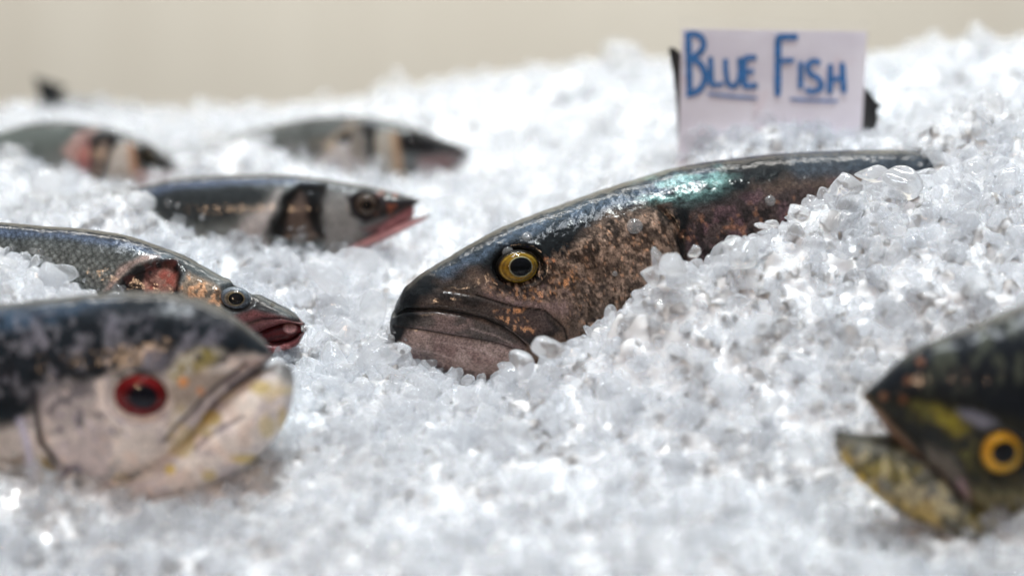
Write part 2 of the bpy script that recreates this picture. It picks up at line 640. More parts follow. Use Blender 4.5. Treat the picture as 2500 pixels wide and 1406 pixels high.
bv, bf = bed_solid()
g1, f1 = grains([(20000, 0.0045, 0.34, -0.9, 0.5)])
fv, ff = fuse(np.concatenate([bv, g1]), np.concatenate([bf, f1 + len(bv)]), 0.0013)
g2, f2 = grains([(17000, 0.0046, 0.30, 0.0, 0.5), (9000, 0.0040, 0.45, 0.6, 0.5), (16000, 0.0023, 0.35, 0.8, 0.7), (900, 0.0082, 0.22, 0.1, 0.4)])
ice = mesh_obj('crushed_ice', np.concatenate([fv, g2]), np.concatenate([ff, f2 + len(fv)]), ICE)
ice.data.materials.append(MELT)
mi = np.zeros(len(ff) + len(f2), np.int32)
mi[:len(ff)] = 1
ice.data.polygons.foreach_set('material_index', mi)
tag(ice, 'heaped bed of wet crushed ice under and around the fish', 'ice', kind='stuff')
print('ice faces', len(ff), len(f2))


# ------------------------------------------------------------------ fish
def hermite(K, t, T):
    """smooth interpolation of key rows K at knots t, sampled at T"""
    n = len(t)
    m = np.zeros_like(K)
    d = (K[1:] - K[:-1]) / (t[1:] - t[:-1])[:, None]
    m[0], m[-1] = d[0], d[-1]
    h = t[1:] - t[:-1]
    for i in range(1, n - 1):
        m[i] = (d[i - 1] * h[i] + d[i] * h[i - 1]) / (h[i - 1] + h[i])
    i = np.clip(np.searchsorted(t, T, side='right') - 1, 0, n - 2)
    u = ((T - t[i]) / h[i])[:, None]
    hh = h[i][:, None]
    return (K[i] * (1 + 2 * u) * (1 - u) ** 2 + m[i] * hh * u * (1 - u) ** 2 + K[i + 1] * u * u * (3 - 2 * u) + m[i + 1] * hh * u * u * (u - 1))


class Fish:
    """body lofted between a traced back line and belly line, with real width, lying in a plane of its own"""

    def __init__(self, anchor, depth, yaw=0.0, roll=0.0):
        self.o = at(anchor[0], anchor[1], depth)
        y, r = math.radians(yaw), math.radians(roll)
        self.ex = np.array([math.cos(y), math.sin(y), 0])
        ey = np.array([-math.sin(y), math.cos(y), 0])
        self.ez = np.array([0, 0, 1]) * math.cos(r) - ey * math.sin(r)
        self.ey = np.cross(self.ez, self.ex)
        self.k = depth / FPX           # metres per photo pixel at this distance
        self.M = np.stack([self.ex, self.ey, self.ez], 1)
        self.V, self.F, self.S, self.isl = [], [], [], []
        self.n = 0
        self.ni = 0

    def plane(self, px, py):
        """local (x, z) in the fish's middle plane"""
        d = FWD + np.multiply.outer(px - CX, RGT) / FPX + np.multiply.outer(CY - py, UPV) / FPX
        t = ((self.o - CAM) @ self.ey) / (d @ self.ey)
        p = CAM + d * t[..., None] - self.o
        return p @ self.ex, p @ self.ez

    def loft(self, st, nl=300, nr=150, e=0.5, dense=1.6, skew=0.0):
        st = np.array(st, float)
        mid = (st[:, 0:2] + st[:, 2:4]) / 2
        t = np.concatenate([[0], np.cumsum(np.hypot(*(mid[1:] - mid[:-1]).T) + 4)])
        t /= t[-1]
        T = np.linspace(0, 1, nl) ** dense
        K = hermite(st, t, T)
        K[:, 4] = np.maximum(K[:, 4], 0.5)
        a = np.linspace(0, math.pi, nr // 2 + 1)
        s = (1 - np.cos(a)) / 2                      # 0 top .. 1 bottom
        top_x, top_z = self.plane(K[:, 0], K[:, 1])
        bot_x, bot_z = self.plane(K[:, 2], K[:, 3])
        sw = np.clip(4 * s * (1 - s), 0, 1) ** e * (1 + skew * (s - 0.5))
        X = top_x[:, None] * (1 - s) + bot_x[:, None] * s
        Z = top_z[:, None] * (1 - s) + bot_z[:, None] * s
        Wd = K[:, 4][:, None] * self.k * sw[None]
        near = np.stack([X, -Wd, Z], -1)             # (nl, m, 3)
        far = np.stack([X, Wd, Z], -1)[:, 1:-1][:, ::-1]
        ring = np.concatenate([near, far], 1)
        m = ring.shape[1]
        V = ring.reshape(-1, 3)
        nm = near.shape[1]
        src = np.concatenate([np.arange(nm), np.arange(1, nm - 1)[::-1]])   # mirrored source column
        self.S.append((np.arange(nl)[:, None] * m + src[None]).ravel() + self.n)
        idx = np.arange(nl * m).reshape(nl, m) + self.n
        nxt = np.roll(idx, -1, 1)
        q = np.stack([idx[:-1], nxt[:-1], nxt[1:], idx[1:]], -1).reshape(-1, 4)
        self.V.append(V)
        self.F.append(q)
        for row in (idx[0][::-1], idx[-1]):          # close the ends with a fan of quads
            c = len(row)
            qq = [(row[i], row[i + 1], row[c - 2 - i], row[c - 1 - i]) for i in range(c // 2 - 1)]
            self.F.append(np.array(qq))
        self.isl.append(np.full(nl * m, self.ni))
        self.n += nl * m
        self.ni += 1

    def finish(self):
        self.V = np.concatenate(self.V)
        self.F = np.concatenate(self.F)
        self.S = np.concatenate(self.S)
        self.isl = np.concatenate(self.isl)
        self.norm()
        self.reproject()

    def norm(self):
        f = self.V[self.F]
        fn = np.cross(f[:, 2] - f[:, 0], f[:, 3] - f[:, 1])
        N = np.zeros_like(self.V)
        for c in range(4):
            np.add.at(N, self.F[:, c], fn)
        N /= np.linalg.norm(N, axis=1)[:, None] + 1e-12
        near = self.V[:, 1] < 0
        if (N[near, 1]).mean() > 0:                   # make the winding face outward
            self.F = self.F[:, ::-1]
            N = -N
        self.N = N

    def reproject(self):
        W = self.V[self.S] * 1.0
        P = project(self.o + W @ self.M.T)
        self.px, self.py = P[:, 0], P[:, 1]
        self.col = np.zeros((len(self.V), 3))
        self.surf = np.tile(np.array([0.0, 0.35, 0.0]), (len(self.V), 1))

    # ---- pigment
    def fill(self, c, isl=None):
        self.col[slice(None) if isl is None else self.isl == isl] = lin(c)

    def paint(self, poly, c, feather=12, amt=1.0, warp=0.0, ws=30, isl=None, surf=None, seed=0):
        x, y = self.px, self.py
        if warp:
            x = x + (fbm(self.px, self.py, ws, 40 + seed) - 0.5) * 2 * warp
            y = y + (fbm(self.px, self.py, ws, 60 + seed) - 0.5) * 2 * warp
        m = sstep(feather, -feather, poly_sd(x, y, poly)) * amt
        self._apply(m, c, isl, surf)

    def line(self, pts, c, width=4, amt=1.0, isl=None):
        m = np.exp(-(seg_dist(self.px, self.py, pts) / width) ** 2) * amt
        self._apply(m, c, isl, None)

    def spot(self, x, y, r, c, amt=1.0, ry=None, isl=None, surf=None):
        d = np.hypot((self.px - x) / r, (self.py - y) / (ry or r))
        self._apply(sstep(1.2, 0.6, d) * amt, c, isl, surf)

    def blotch(self, poly, c, scale, lo, hi, amt=1.0, feather=25, isl=None, seed=0, surf=None, sx=1.0):
        """irregular patches of one colour inside an area"""
        m = sstep(feather, -feather, poly_sd(self.px, self.py, poly)) if poly is not None else 1.0
        m = m * sstep(lo, hi, fbm(self.px * sx, self.py, scale, 80 + seed)) * amt
        self._apply(m, c, isl, surf)

    def _apply(self, m, c, isl, surf):
        if isl is not None:
            m = m * (self.isl == isl)
        self.col = self.col * (1 - m[:, None]) + lin(c) * m[:, None]
        if surf is not None:
            self.surf = self.surf * (1 - m[:, None]) + np.array(surf) * m[:, None]

    def mottle(self, amp, scale, seed=0):
        n = fbm(self.px, self.py, scale, 120 + seed) - 0.5
        self.col *= np.clip(1 + n * 2 * amp, 0.1, 3)[:, None]

    # ---- relief
    def groove(self, pts, width, depth, isl=None):
        m = np.exp(-(seg_dist(self.px, self.py, pts) / width) ** 2)
        self._push(-m * depth, isl)

    def swell(self, poly, feather, height, isl=None):
        m = sstep(feather, -feather, poly_sd(self.px, self.py, poly))
        self._push(m * height, isl)

    def socket(self, x, y, rx, ry, depth):
        d = np.hypot((self.px - x) / rx, (self.py - y) / ry)
        self._push(-depth * sstep(1.12, 0.85, d) + depth * 0.22 * np.exp(-((d - 1.25) / 0.16) ** 2), None)

    def rough(self, scale, amp, seed=0):
        self._push((fbm(self.px, self.py, scale, 160 + seed) - 0.5) * 2 * amp, None)

    def _push(self, h, isl):
        if isl is not None:
            h = h * (self.isl == isl)
        self.V = self.V + self.N * (h * self.k)[:, None]

    def build(self, name, label, mat, group=None):
        ob = mesh_obj(name, self.V, self.F, mat, cols=np.clip(self.col, 0.002, 0.95), mats=np.clip(self.surf, 0, 1))
        M = Matrix([list(self.M[i]) + [self.o[i]] for i in range(3)] + [[0, 0, 0, 1]])
        ob.matrix_world = M
        tag(ob, label, 'fish', group)
        self.ob = ob
        return ob

    def hit(self, x, y, isl=0):
        near = np.where((self.isl == isl) & (self.V[:, 1] <= 0))[0]
        i = near[np.argmin((self.px[near] - x) ** 2 + (self.py[near] - y) ** 2)]
        return self.V[i], self.N[i]

    def eye(self, x, y, rx, ry, rings, pupil, bulge=0.35, face=0.65, sink=0.1):
        """iris dome with coloured rings (radius, colour) and a dark pupil dome in front of it"""
        p, nrm = self.hit(x, y)
        n = face * np.array([0, -1.0, 0]) + (1 - face) * nrm
        n /= np.linalg.norm(n)
        u = np.array([1.0, 0, 0]) - n * n[0]
        u /= np.linalg.norm(u)
        v = np.cross(n, u)
        k = self.k
        ex_, ey_ = rx * k, ry * k
        bul = bulge * min(ex_, ey_)

        def dome(cx, cy, ax, ay, h, base, nr=26, na=48):
            V, F, R = [(cx, cy, base + h)], [], [0]
            for i in range(1, nr + 1):
                r = i / nr
                for j in range(na):
                    a = 2 * math.pi * j / na
                    V.append((cx + ax * r * math.cos(a), cy + ay * r * math.sin(a), base + h * (1 - r * r) ** 0.5 if r < 1 else base - 0.15 * h))
                    R.append(r)
            for i in range(nr - 1):
                for j in range(na):
                    a, b = 1 + i * na + j, 1 + i * na + (j + 1) % na
                    F.append((a, a + na, b + na, b))
            for j in range(0, na, 2):
                F.append((0, 1 + j, 1 + (j + 1) % na, 1 + (j + 2) % na))
            return np.array(V), F, np.array(R)

        V, F, R = dome(0, 0, ex_, ey_, bul, -sink * bul)
        rr = np.array([q[0] for q in rings])
        cc = np.array([lin(q[1]) for q in rings])
        C = np.stack([np.interp(R, rr, cc[:, i]) for i in range(3)], -1)
        e = mesh_obj('eye', V, F, EYE, self.ob, cols=C)
        rot = Matrix(((u[0], v[0], n[0], p[0]), (u[1], v[1], n[1], p[1]), (u[2], v[2], n[2], p[2]), (0, 0, 0, 1)))
        e.matrix_local = rot
        dx, dy, pr, pry, pc = pupil
        ph = bul * 0.55
        V, F, R = dome(dx * k, -dy * k, pr * k, pry * k, ph * 0.5, bul * (1 - ((dx / rx) ** 2 + (dy / ry) ** 2)) * 0.82)
        rim = np.array([0, 0.88, 0.95, 1.0])
        rc = np.array([lin(pc[0]), lin(pc[0]), lin(pc[1]), lin(pc[1])])
        C = np.stack([np.interp(R, rim, rc[:, i]) for i in range(3)], -1)
        mesh_obj('pupil', V, F, EYE, e, cols=C)
        V, F, R = dome(0, 0, ex_ * 0.97, ey_ * 0.97, bul * 1.5, bul * 0.02, 20, 40)
        mesh_obj('cornea', V, F, CORNEA, e)
        return e

    def fin(self, name, pts, y_off, mat_cols, thick=0.0012, rays=8, isl=0):
        """thin rayed fin from a traced outline"""
        pts = np.array(pts, float)
        x, z = self.plane(pts[:, 0], pts[:, 1])
        n = len(pts)
        V, F = [], []
        for sgn in (-1, 1):
            for i in range(n):
                V.append((x[i], y_off + sgn * thick / 2, z[i]))
        V.append((x.mean(), y_off - thick, z.mean()))
        V.append((x.mean(), y_off + thick, z.mean()))
        for i in range(n):
            j = (i + 1) % n
            F.append((i, j, 2 * n))
            F.append((n + j, n + i, 2 * n + 1))
            F.append((i, n + i, n + j))
            F.append((i, n + j, j))
        c = np.tile(lin(mat_cols), (len(V), 1))
        return mesh_obj(name, V, F, SKIN, self.ob, cols=c, mats=np.tile([0, 0.35, 0], (len(V), 1)))


# ---- the big coppery fish in focus
B = Fish((1268, 647), 1.345, yaw=14)
B.loft([
    (951, 783, 950, 806, 1), (956, 771, 955, 838, 22), (966, 748, 975, 864, 38), (985, 713, 1010, 884, 54), (1010, 687, 1050, 898, 66),
    (1075, 645, 1110, 915, 84), (1150, 600, 1180, 932, 101), (1250, 550, 1270, 950, 118), (1350, 510, 1370, 968, 132), (1450, 474, 1470, 982, 142),
    (1550, 443, 1570, 987, 149), (1650, 413, 1670, 982, 152), (1750, 395, 1770, 962, 152), (1900, 378, 1900, 922, 148), (2000, 372, 2000, 872, 140),
    (2150, 368, 2150, 800, 128), (2250, 370, 2250, 740, 116), (2350, 378, 2350, 690, 100), (2500, 410, 2500, 632, 65), (2620, 450, 2620, 580, 14)],
    nl=620, nr=260, e=0.5, dense=1.35, skew=-0.4)
B.finish()
G1 = [(990, 700), (1040, 703), (1086, 709), (1164, 721), (1230, 742), (1271, 752), (1329, 758), (1358, 783), (1378, 802), (1385, 830)]
G2 = [(940, 772), (968, 765), (995, 757), (1065, 756), (1131, 767), (1180, 779), (1230, 802), (1263, 824), (1284, 845)]
G3 = [(962, 796), (1044, 808), (1127, 822), (1189, 833), (1230, 843), (1263, 858)]
GO = [(1600, 500), (1640, 540), (1657, 580), (1668, 620), (1670, 680), (1640, 780), (1580, 860)]
GP = [(1420, 640), (1440, 700), (1430, 760), (1400, 810)]
B.groove(G1[2:], 4.5, 4)
B.groove(G2, 5, 10)
B.groove(G3, 4, 4)
B.groove(GO, 8, 9)
B.groove(GP, 14, 4)
B.swell([(985, 765), (1065, 762), (1140, 775), (1230, 812), (1275, 850), (1230, 838), (1127, 815), (1044, 803), (970, 790)], 16, 4)
B.swell([(1000, 712), (1086, 716), (1160, 728), (1230, 750), (1320, 766), (1360, 800), (1300, 845), (1230, 796), (1131, 760), (1000, 750)], 14, 3)
B.socket(1266, 650, 62, 48, 10)
B.rough(120, 3.0)
B.rough(26, 1.2, 3)
B.rough(11, 0.5, 4)
B.norm()
B.fill((112, 92, 80))
B.paint([(1380, 500), (1700, 480), (1690, 700), (1600, 800), (1450, 830), (1370, 720)], (126, 106, 93), 40, 0.9, 20, surf=(0.25, 0.35, 0))
B.paint([(1660, 480), (2700, 400), (2700, 1000), (1660, 1000)], (72, 60, 58), 20, 1.0, 15, surf=(0.25, 0.35, 0))
B.blotch([(1660, 480), (2300, 400), (2300, 1000), (1660, 1000)], (104, 78, 84), 40, 0.5, 0.62, 0.7, seed=2)
B.paint([(1020, 690), (1190, 690), (1250, 730), (1290, 750), (1160, 722), (1040, 706)], (70, 62, 58), 14)
B.paint([(1180, 700), (1330, 690), (1390, 720), (1390, 770), (1330, 757), (1270, 750), (1200, 730)], (150, 126, 124), 22, 0.8, 10)
B.paint([(1400, 700), (1560, 740), (1480, 850), (1380, 820)], (92, 80, 72), 30, 0.8, 15)
B.paint([(985, 706), (1086, 711), (1164, 723), (1230, 744), (1330, 760), (1375, 805), (1300, 850), (1263, 824), (1180, 779), (1065, 756), (960, 765)], (44, 39, 37), 7, 1.0, 4)
B.paint([(1180, 745), (1250, 758), (1320, 765), (1350, 800), (1290, 820), (1230, 790)], (86, 70, 66), 14, 0.8, 8)
B.paint([(940, 775), (995, 760), (1065, 758), (1131, 769), (1230, 804), (1284, 847), (1263, 858), (1127, 823), (1044, 810), (962, 800)], (88, 80, 77), 6, 1.0, 3)
B.blotch([(1000, 760), (1131, 769), (1230, 804), (1284, 847), (1263, 858), (1127, 823), (1010, 800)], (128, 108, 104), 34, 0.46, 0.62, 0.8, 8, seed=18, sx=0.5)
B.blotch([(1010, 710), (1164, 725), (1230, 746), (1330, 762), (1375, 805), (1300, 850), (1263, 824), (1180, 779), (1065, 754), (1000, 750)], (74, 63, 58), 40, 0.46, 0.6, 0.8, 8, seed=19, sx=0.5)
B.paint([(962, 800), (1044, 812), (1127, 826), (1230, 847), (1300, 880), (1300, 1000), (930, 1000), (940, 840)], (164, 144, 138), 7, 1.0, 5)
B.blotch([(962, 812), (1230, 850), (1300, 1000), (930, 1000)], (124, 98, 96), 60, 0.45, 0.6, 0.7, seed=5)
B.paint([(930, 760), (1000, 755), (1010, 775), (985, 800), (962, 850), (930, 850)], (15, 16, 18), 12, 1.0, 6)
B.paint([(930, 780), (965, 740), (990, 700), (1040, 680), (1075, 700), (1030, 735), (1015, 758), (1030, 775), (1000, 800), (985, 830), (930, 850)], (12, 13, 15), 14, 1.0, 8)
# dark skin round the eye
# blue-black back, running over the snout and down round the eye
BACK = [(930, 760), (975, 748), (1000, 712), (1080, 690), (1150, 672), (1200, 668), (1215, 700), (1262, 712), (1320, 690), (1345, 650), (1390, 608), (1440, 560), (1490, 532), (1570, 510), (1660, 512), (1750, 500),
        (1850, 470), (1960, 440), (2100, 420), (2400, 440), (2700, 470), (2700, 200), (900, 200)]
B.paint(BACK, (15, 17, 20), 30, 1.0, 22, 40, surf=(0.0, 0.17, 0))
# silvery skin with blue back sheen and teal highlight behind the head painted in
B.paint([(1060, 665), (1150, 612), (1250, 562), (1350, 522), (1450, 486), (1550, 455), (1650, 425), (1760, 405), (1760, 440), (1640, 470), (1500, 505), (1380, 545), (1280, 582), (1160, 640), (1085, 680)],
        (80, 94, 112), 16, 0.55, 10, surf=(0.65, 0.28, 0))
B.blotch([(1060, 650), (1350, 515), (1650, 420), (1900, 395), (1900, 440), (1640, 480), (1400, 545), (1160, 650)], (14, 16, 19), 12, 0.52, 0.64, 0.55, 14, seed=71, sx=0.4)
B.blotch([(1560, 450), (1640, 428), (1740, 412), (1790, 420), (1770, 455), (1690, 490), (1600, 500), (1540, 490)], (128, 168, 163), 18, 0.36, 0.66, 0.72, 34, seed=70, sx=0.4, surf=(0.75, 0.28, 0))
B.paint([(1590, 500), (1690, 505), (1680, 560), (1675, 640), (1655, 620), (1640, 560)], (10, 10, 11), 12, 1.0, 6)
B.paint([(1900, 370), (2300, 370), (2300, 420), (2060, 425), (1950, 440)], (60, 68, 78), 20, 0.8, 10, surf=(0.1, 0.3, 0))
B.paint([(1185, 650), (1215, 600), (1410, 565), (1395, 612), (1350, 655), (1335, 690), (1280, 712), (1205, 700)], (11, 11, 12), 16, 1.0, 8)
B.blotch([(1380, 640), (1400, 580), (1500, 520), (1660, 490), (1660, 560), (1520, 590), (1440, 640)], (18, 16, 16), 16, 0.45, 0.58, 0.85, 22, seed=20)
SIDE = [(1300, 660), (1400, 600), (1480, 540), (1570, 515), (1640, 520), (1655, 600), (1640, 760), (1480, 860), (1390, 800), (1390, 740), (1250, 740), (1180, 705)]
B.blotch(SIDE, (58, 46, 38), 30, 0.48, 0.62, 0.7, 20, seed=7)
B.blotch(SIDE, (40, 32, 27), 10, 0.50, 0.60, 0.8, 20, seed=8)
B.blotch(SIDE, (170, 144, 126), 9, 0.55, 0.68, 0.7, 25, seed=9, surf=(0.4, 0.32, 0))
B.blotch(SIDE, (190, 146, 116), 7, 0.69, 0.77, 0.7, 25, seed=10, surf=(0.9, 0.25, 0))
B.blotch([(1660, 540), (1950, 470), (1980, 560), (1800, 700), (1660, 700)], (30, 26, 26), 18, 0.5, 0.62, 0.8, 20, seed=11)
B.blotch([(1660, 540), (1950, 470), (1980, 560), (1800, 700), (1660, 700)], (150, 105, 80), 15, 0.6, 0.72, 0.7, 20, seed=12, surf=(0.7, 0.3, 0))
GLOW = (0.95, 0.25, 0)  # metallic surface for the warm glints painted into the pigment
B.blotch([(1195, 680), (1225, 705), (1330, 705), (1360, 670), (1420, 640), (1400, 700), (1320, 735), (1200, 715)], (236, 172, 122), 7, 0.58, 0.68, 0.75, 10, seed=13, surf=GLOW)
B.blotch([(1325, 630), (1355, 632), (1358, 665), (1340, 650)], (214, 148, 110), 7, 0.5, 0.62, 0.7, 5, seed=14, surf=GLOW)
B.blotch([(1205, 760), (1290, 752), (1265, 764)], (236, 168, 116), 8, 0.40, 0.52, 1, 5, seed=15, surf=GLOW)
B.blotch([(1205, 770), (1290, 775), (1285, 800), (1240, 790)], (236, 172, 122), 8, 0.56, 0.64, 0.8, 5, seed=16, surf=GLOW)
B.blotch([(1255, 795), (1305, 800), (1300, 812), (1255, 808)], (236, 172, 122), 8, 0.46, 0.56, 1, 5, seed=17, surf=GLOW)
for q in (((1060, 835), (1120, 842), (1200, 862)), ((1130, 855), (1170, 858), (1240, 880)), ((1000, 850), (1060, 862), (1120, 880)), ((1235, 800), (1290, 840), (1320, 870)), ((1150, 800), (1210, 818), (1250, 838))):
    B.line(q, (206, 184, 178), 2.0, 0.45)
for g, c, wd in ((G1[3:], (12, 11, 11), 3.0), (G2, (8, 8, 8), 3.6), (G3, (40, 32, 32), 2.4), (GO[2:], (18, 14, 14), 6)):
    B.line(g, c, wd)
B.surf[:, 2] = np.maximum(B.surf[:, 2], 0.45 * sstep(1600, 1720, B.px))
B.mottle(0.45, 7, 1)
B.mottle(0.3, 40, 2)
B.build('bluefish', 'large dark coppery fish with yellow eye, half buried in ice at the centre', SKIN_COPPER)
B.eye(1266, 650, 55, 42, [(0, (110, 84, 16)), (0.5, (120, 92, 16)), (0.62, (150, 116, 26)), (0.74, (112, 86, 20)), (0.80, (176, 142, 44)), (0.86, (84, 64, 18)), (0.92, (26, 22, 14)), (1, (10, 9, 8))],
      (3, -3, 29, 25, ((6, 9, 14), (150, 150, 120))), bulge=0.45)

# ---- red-eyed fish, front left
R = Fish((340, 967), 1.20, yaw=-4, roll=0)
R.loft([
    (666, 864, 664, 872, 2), (651, 844, 652, 888, 32), (610, 808, 612, 914, 58), (560, 770, 570, 942, 82), (500, 740, 530, 978, 102),
    (430, 722, 490, 1050, 120), (330, 716, 420, 1130, 137), (230, 720, 300, 1205, 150), (120, 731, 150, 1262, 156), (0, 746, 0, 1295, 156),
    (-150, 765, -150, 1280, 150), (-400, 800, -400, 1150, 110), (-600, 850, -600, 1050, 30)], nl=420, nr=200, e=0.46)
R.loft([
    (713, 900, 717, 928, 2), (690, 887, 713, 985, 38), (640, 900, 692, 1038, 66), (590, 928, 655, 1085, 88), (540, 960, 612, 1125, 102),
    (480, 1020, 545, 1162, 114), (400, 1085, 430, 1195, 122), (300, 1130, 300, 1210, 118), (200, 1150, 200, 1205, 60)], nl=240, nr=160, e=0.5)
R.finish()
RM1 = [(600, 893), (545, 935), (500, 975), (470, 1010), (430, 1045), (405, 1078)]
RM2 = [(625, 907), (560, 945), (520, 985), (485, 1040), (455, 1075)]
R.groove(RM1, 7, 9, 0)
R.groove([(475, 1095), (520, 1060), (590, 1020)], 7, 5)
R.groove([(85, 960), (95, 1060), (130, 1130), (230, 1190)], 9, 12)
R.swell([(600, 895), (540, 950), (480, 1010), (410, 1080), (440, 1095), (500, 1030), (560, 960), (625, 910)], 8, 7, 0)
R.socket(340, 967, 72, 58, 10)
R.rough(90, 3)
R.norm()
R.fill((234, 224, 216))
R.blotch(None, (190, 178, 182), 50, 0.5, 0.65, 0.6, seed=21)
R.blotch(None, (236, 214, 200), 40, 0.55, 0.7, 0.6, seed=22)
R.paint([(760, 850), (664, 876), (610, 880), (540, 880), (450, 880), (400, 915), (290, 912), (235, 935), (110, 955), (70, 1040), (0, 1075), (-400, 1080), (-700, 1000), (-700, 600), (760, 600)], (24, 30, 36), 26, 1.0, 30, 60, isl=0, surf=(0, 0.3, 0))
R.paint([(-200, 775), (0, 756), (160, 738), (300, 728), (230, 750), (120, 790), (0, 812), (-200, 830)], (70, 90, 112), 16, 0.5, 14, isl=0, surf=(0.55, 0.28, 0))  # bluish sheen along the top, painted as metallic colour
R.blotch([(-100, 780), (300, 770), (560, 790), (520, 860), (400, 900), (100, 960), (-100, 960)], (112, 110, 120), 46, 0.48, 0.62, 0.85, 25, seed=23, isl=0)
R.blotch([(-100, 760), (600, 760), (600, 900), (-100, 1000)], (14, 17, 22), 38, 0.54, 0.66, 0.8, 30, seed=24, isl=0)
R.blotch([(-100, 770), (200, 760), (480, 770), (560, 800), (500, 850), (400, 900), (250, 930), (60, 980), (-100, 1000)], (150, 148, 156), 20, 0.56, 0.70, 0.34, 25, seed=60, isl=0)
R.blotch([(-100, 800), (600, 780), (560, 880), (250, 960), (-100, 1060)], (12, 15, 20), 16, 0.56, 0.68, 0.5, 25, seed=61, isl=0)
R.paint([(90, 960), (230, 940), (260, 1000), (180, 1050), (110, 1040)], (168, 160, 160), 25, 0.8, 20)
R.blotch([(90, 960), (230, 940), (300, 1060), (120, 1060)], (92, 90, 98), 24, 0.52, 0.62, 0.8, seed=25)
# pale socket crescent and the olive patch over the nostril
R.paint([(236, 930), (262, 920), (268, 990), (300, 1025), (370, 1035), (400, 1025), (380, 1052), (290, 1050), (238, 1000)], (240, 226, 218), 9, 0.9, surf=(0.3, 0.25, 0))
R.line([(262, 915), (262, 985), (290, 1025), (350, 1038), (410, 1010)], (150, 140, 150), 4, 0.6)
R.paint([(410, 915), (440, 870), (500, 848), (540, 862), (520, 890), (440, 935)], (150, 138, 84), 14, 0.9, 10, isl=0)
R.blotch([(410, 915), (440, 870), (500, 848), (540, 862), (520, 890), (440, 935)], (206, 200, 190), 22, 0.5, 0.6, 0.9, seed=26, isl=0)
R.spot(485, 872, 11, (50, 45, 40), 0.8, isl=0)
R.paint([(405, 940), (480, 905), (560, 905), (620, 890), (560, 940), (450, 1010), (420, 1000)], (150, 134, 118), 14, 0.8, 8, isl=0)
R.spot(447, 932, 14, (240, 160, 90), 0.8, isl=0, surf=(0.6, 0.3, 0))
R.spot(490, 955, 12, (225, 150, 100), 0.6, isl=0, surf=(0.6, 0.3, 0))
R.paint([(600, 880), (664, 862), (668, 880), (620, 908), (560, 945), (545, 930)], (176, 156, 150), 8, 0.9, 4, isl=0)
R.paint([(600, 895), (540, 950), (480, 1010), (405, 1080), (440, 1095), (500, 1030), (560, 960), (620, 910)], (204, 196, 198), 7, 0.9, isl=0)
R.line([(666, 874), (640, 890), (600, 912), (560, 942)], (30, 26, 32), 7, 0.9)
R.line(RM1, (58, 52, 60), 6, 0.9, isl=0)
R.line(RM2, (70, 62, 74), 7, 0.85)
R.line([(475, 1095), (510, 1062), (590, 1020)], (120, 110, 120), 6, 0.7)
R.paint([(660, 905), (690, 885), (730, 890), (725, 935), (690, 930)], (112, 114, 116), 14, 0.9, 8, isl=1)
R.line([(600, 918), (655, 900), (685, 888), (712, 894)], (44, 42, 46), 9, 0.9, isl=1)
YEL = (205, 176, 70)
for (x, y, r, ry, a) in ((635, 945, 30, 18, 0.6), (515, 1020, 28, 22, 0.7), (600, 1120, 40, 14, 0.7), (415, 1145, 16, 14, 0.8), (690, 1030, 14, 40, 0.55), (510, 1160, 20, 16, 0.6), (300, 1165, 30, 12, 0.5)):
    R.spot(x, y, r, YEL, a, ry)
R.blotch([(430, 1000), (720, 930), (700, 1060), (560, 1160), (400, 1180)], (214, 196, 140), 50, 0.52, 0.66, 0.7, seed=27)
R.paint([(150, 1150), (185, 1135), (235, 1175), (210, 1215), (155, 1200)], (110, 102, 124), 12, 0.9, 10)
R.paint([(92, 1110), (128, 1125), (150, 1200), (165, 1300), (105, 1300)], (128, 108, 40), 12, 0.9, 8)
# flank behind the gill cover
R.paint([(-700, 1060), (60, 1040), (88, 1100), (95, 1300), (-700, 1300)], (196, 188, 182), 16, 1.0, 8, isl=0)
R.blotch([(-300, 1060), (60, 1040), (80, 1300), (-300, 1300)], (128, 118, 104), 16, 0.5, 0.6, 0.8, seed=28, isl=0, sx=0.25)
R.line([(50, 1030), (66, 1080), (78, 1160), (88, 1290)], (206, 204, 226), 10, 0.9, isl=0)
R.line([(80, 960), (90, 1040), (98, 1080), (135, 1130)], (34, 32, 40), 9, 0.9, isl=0)
for k in range(14):
    R.spot(150 + 25 * (k % 7) + 9 * (k % 3), 1010 + 40 * (k // 7) + 11 * (k % 4), 5, (160, 152, 186), 0.6, isl=0)
R.mottle(0.22, 22, 3)
R.build('pompano', 'blunt pale fish with red eye and dark mottled back in the left foreground', SKIN)
R.eye(340, 967, 66, 53, [(0, (40, 10, 18)), (0.45, (70, 12, 20)), (0.6, (104, 12, 16)), (0.75, (128, 14, 17)), (0.9, (132, 16, 18)), (0.96, (90, 22, 22)), (1, (90, 84, 80))],
      (10, -2, 36, 31, ((14, 13, 28), (52, 12, 24))), bulge=0.35)

# ---- yellow-eyed fish, front right
Y = Fish((2447, 1110), 1.165, yaw=6, roll=0)
Y.loft([
    (2104, 963, 2106, 972, 2), (2120, 950, 2132, 1004, 24), (2150, 926, 2166, 1052, 42), (2190, 887, 2215, 1110, 62), (2240, 851, 2270, 1166, 82), (2300, 825, 2322, 1232, 102),
    (2400, 789, 2380, 1285, 130), (2500, 747, 2470, 1325, 150), (2650, 705, 2620, 1335, 166), (2850, 690, 2850, 1335, 166), (3100, 740, 3100, 1280, 120), (3250, 800, 3250, 1180, 20)],
    nl=380, nr=190, e=0.46)
Y.loft([
    (2035, 1047, 2039, 1088, 5), (2052, 1051, 2058, 1128, 32), (2100, 1058, 2110, 1184, 50), (2185, 1064, 2190, 1244, 76), (2260, 1102, 2260, 1278, 98), (2350, 1185, 2340, 1306, 118), (2450, 1230, 2430, 1312, 104), (2540, 1250, 2520, 1310, 60)],
    nl=220, nr=150, e=0.5)
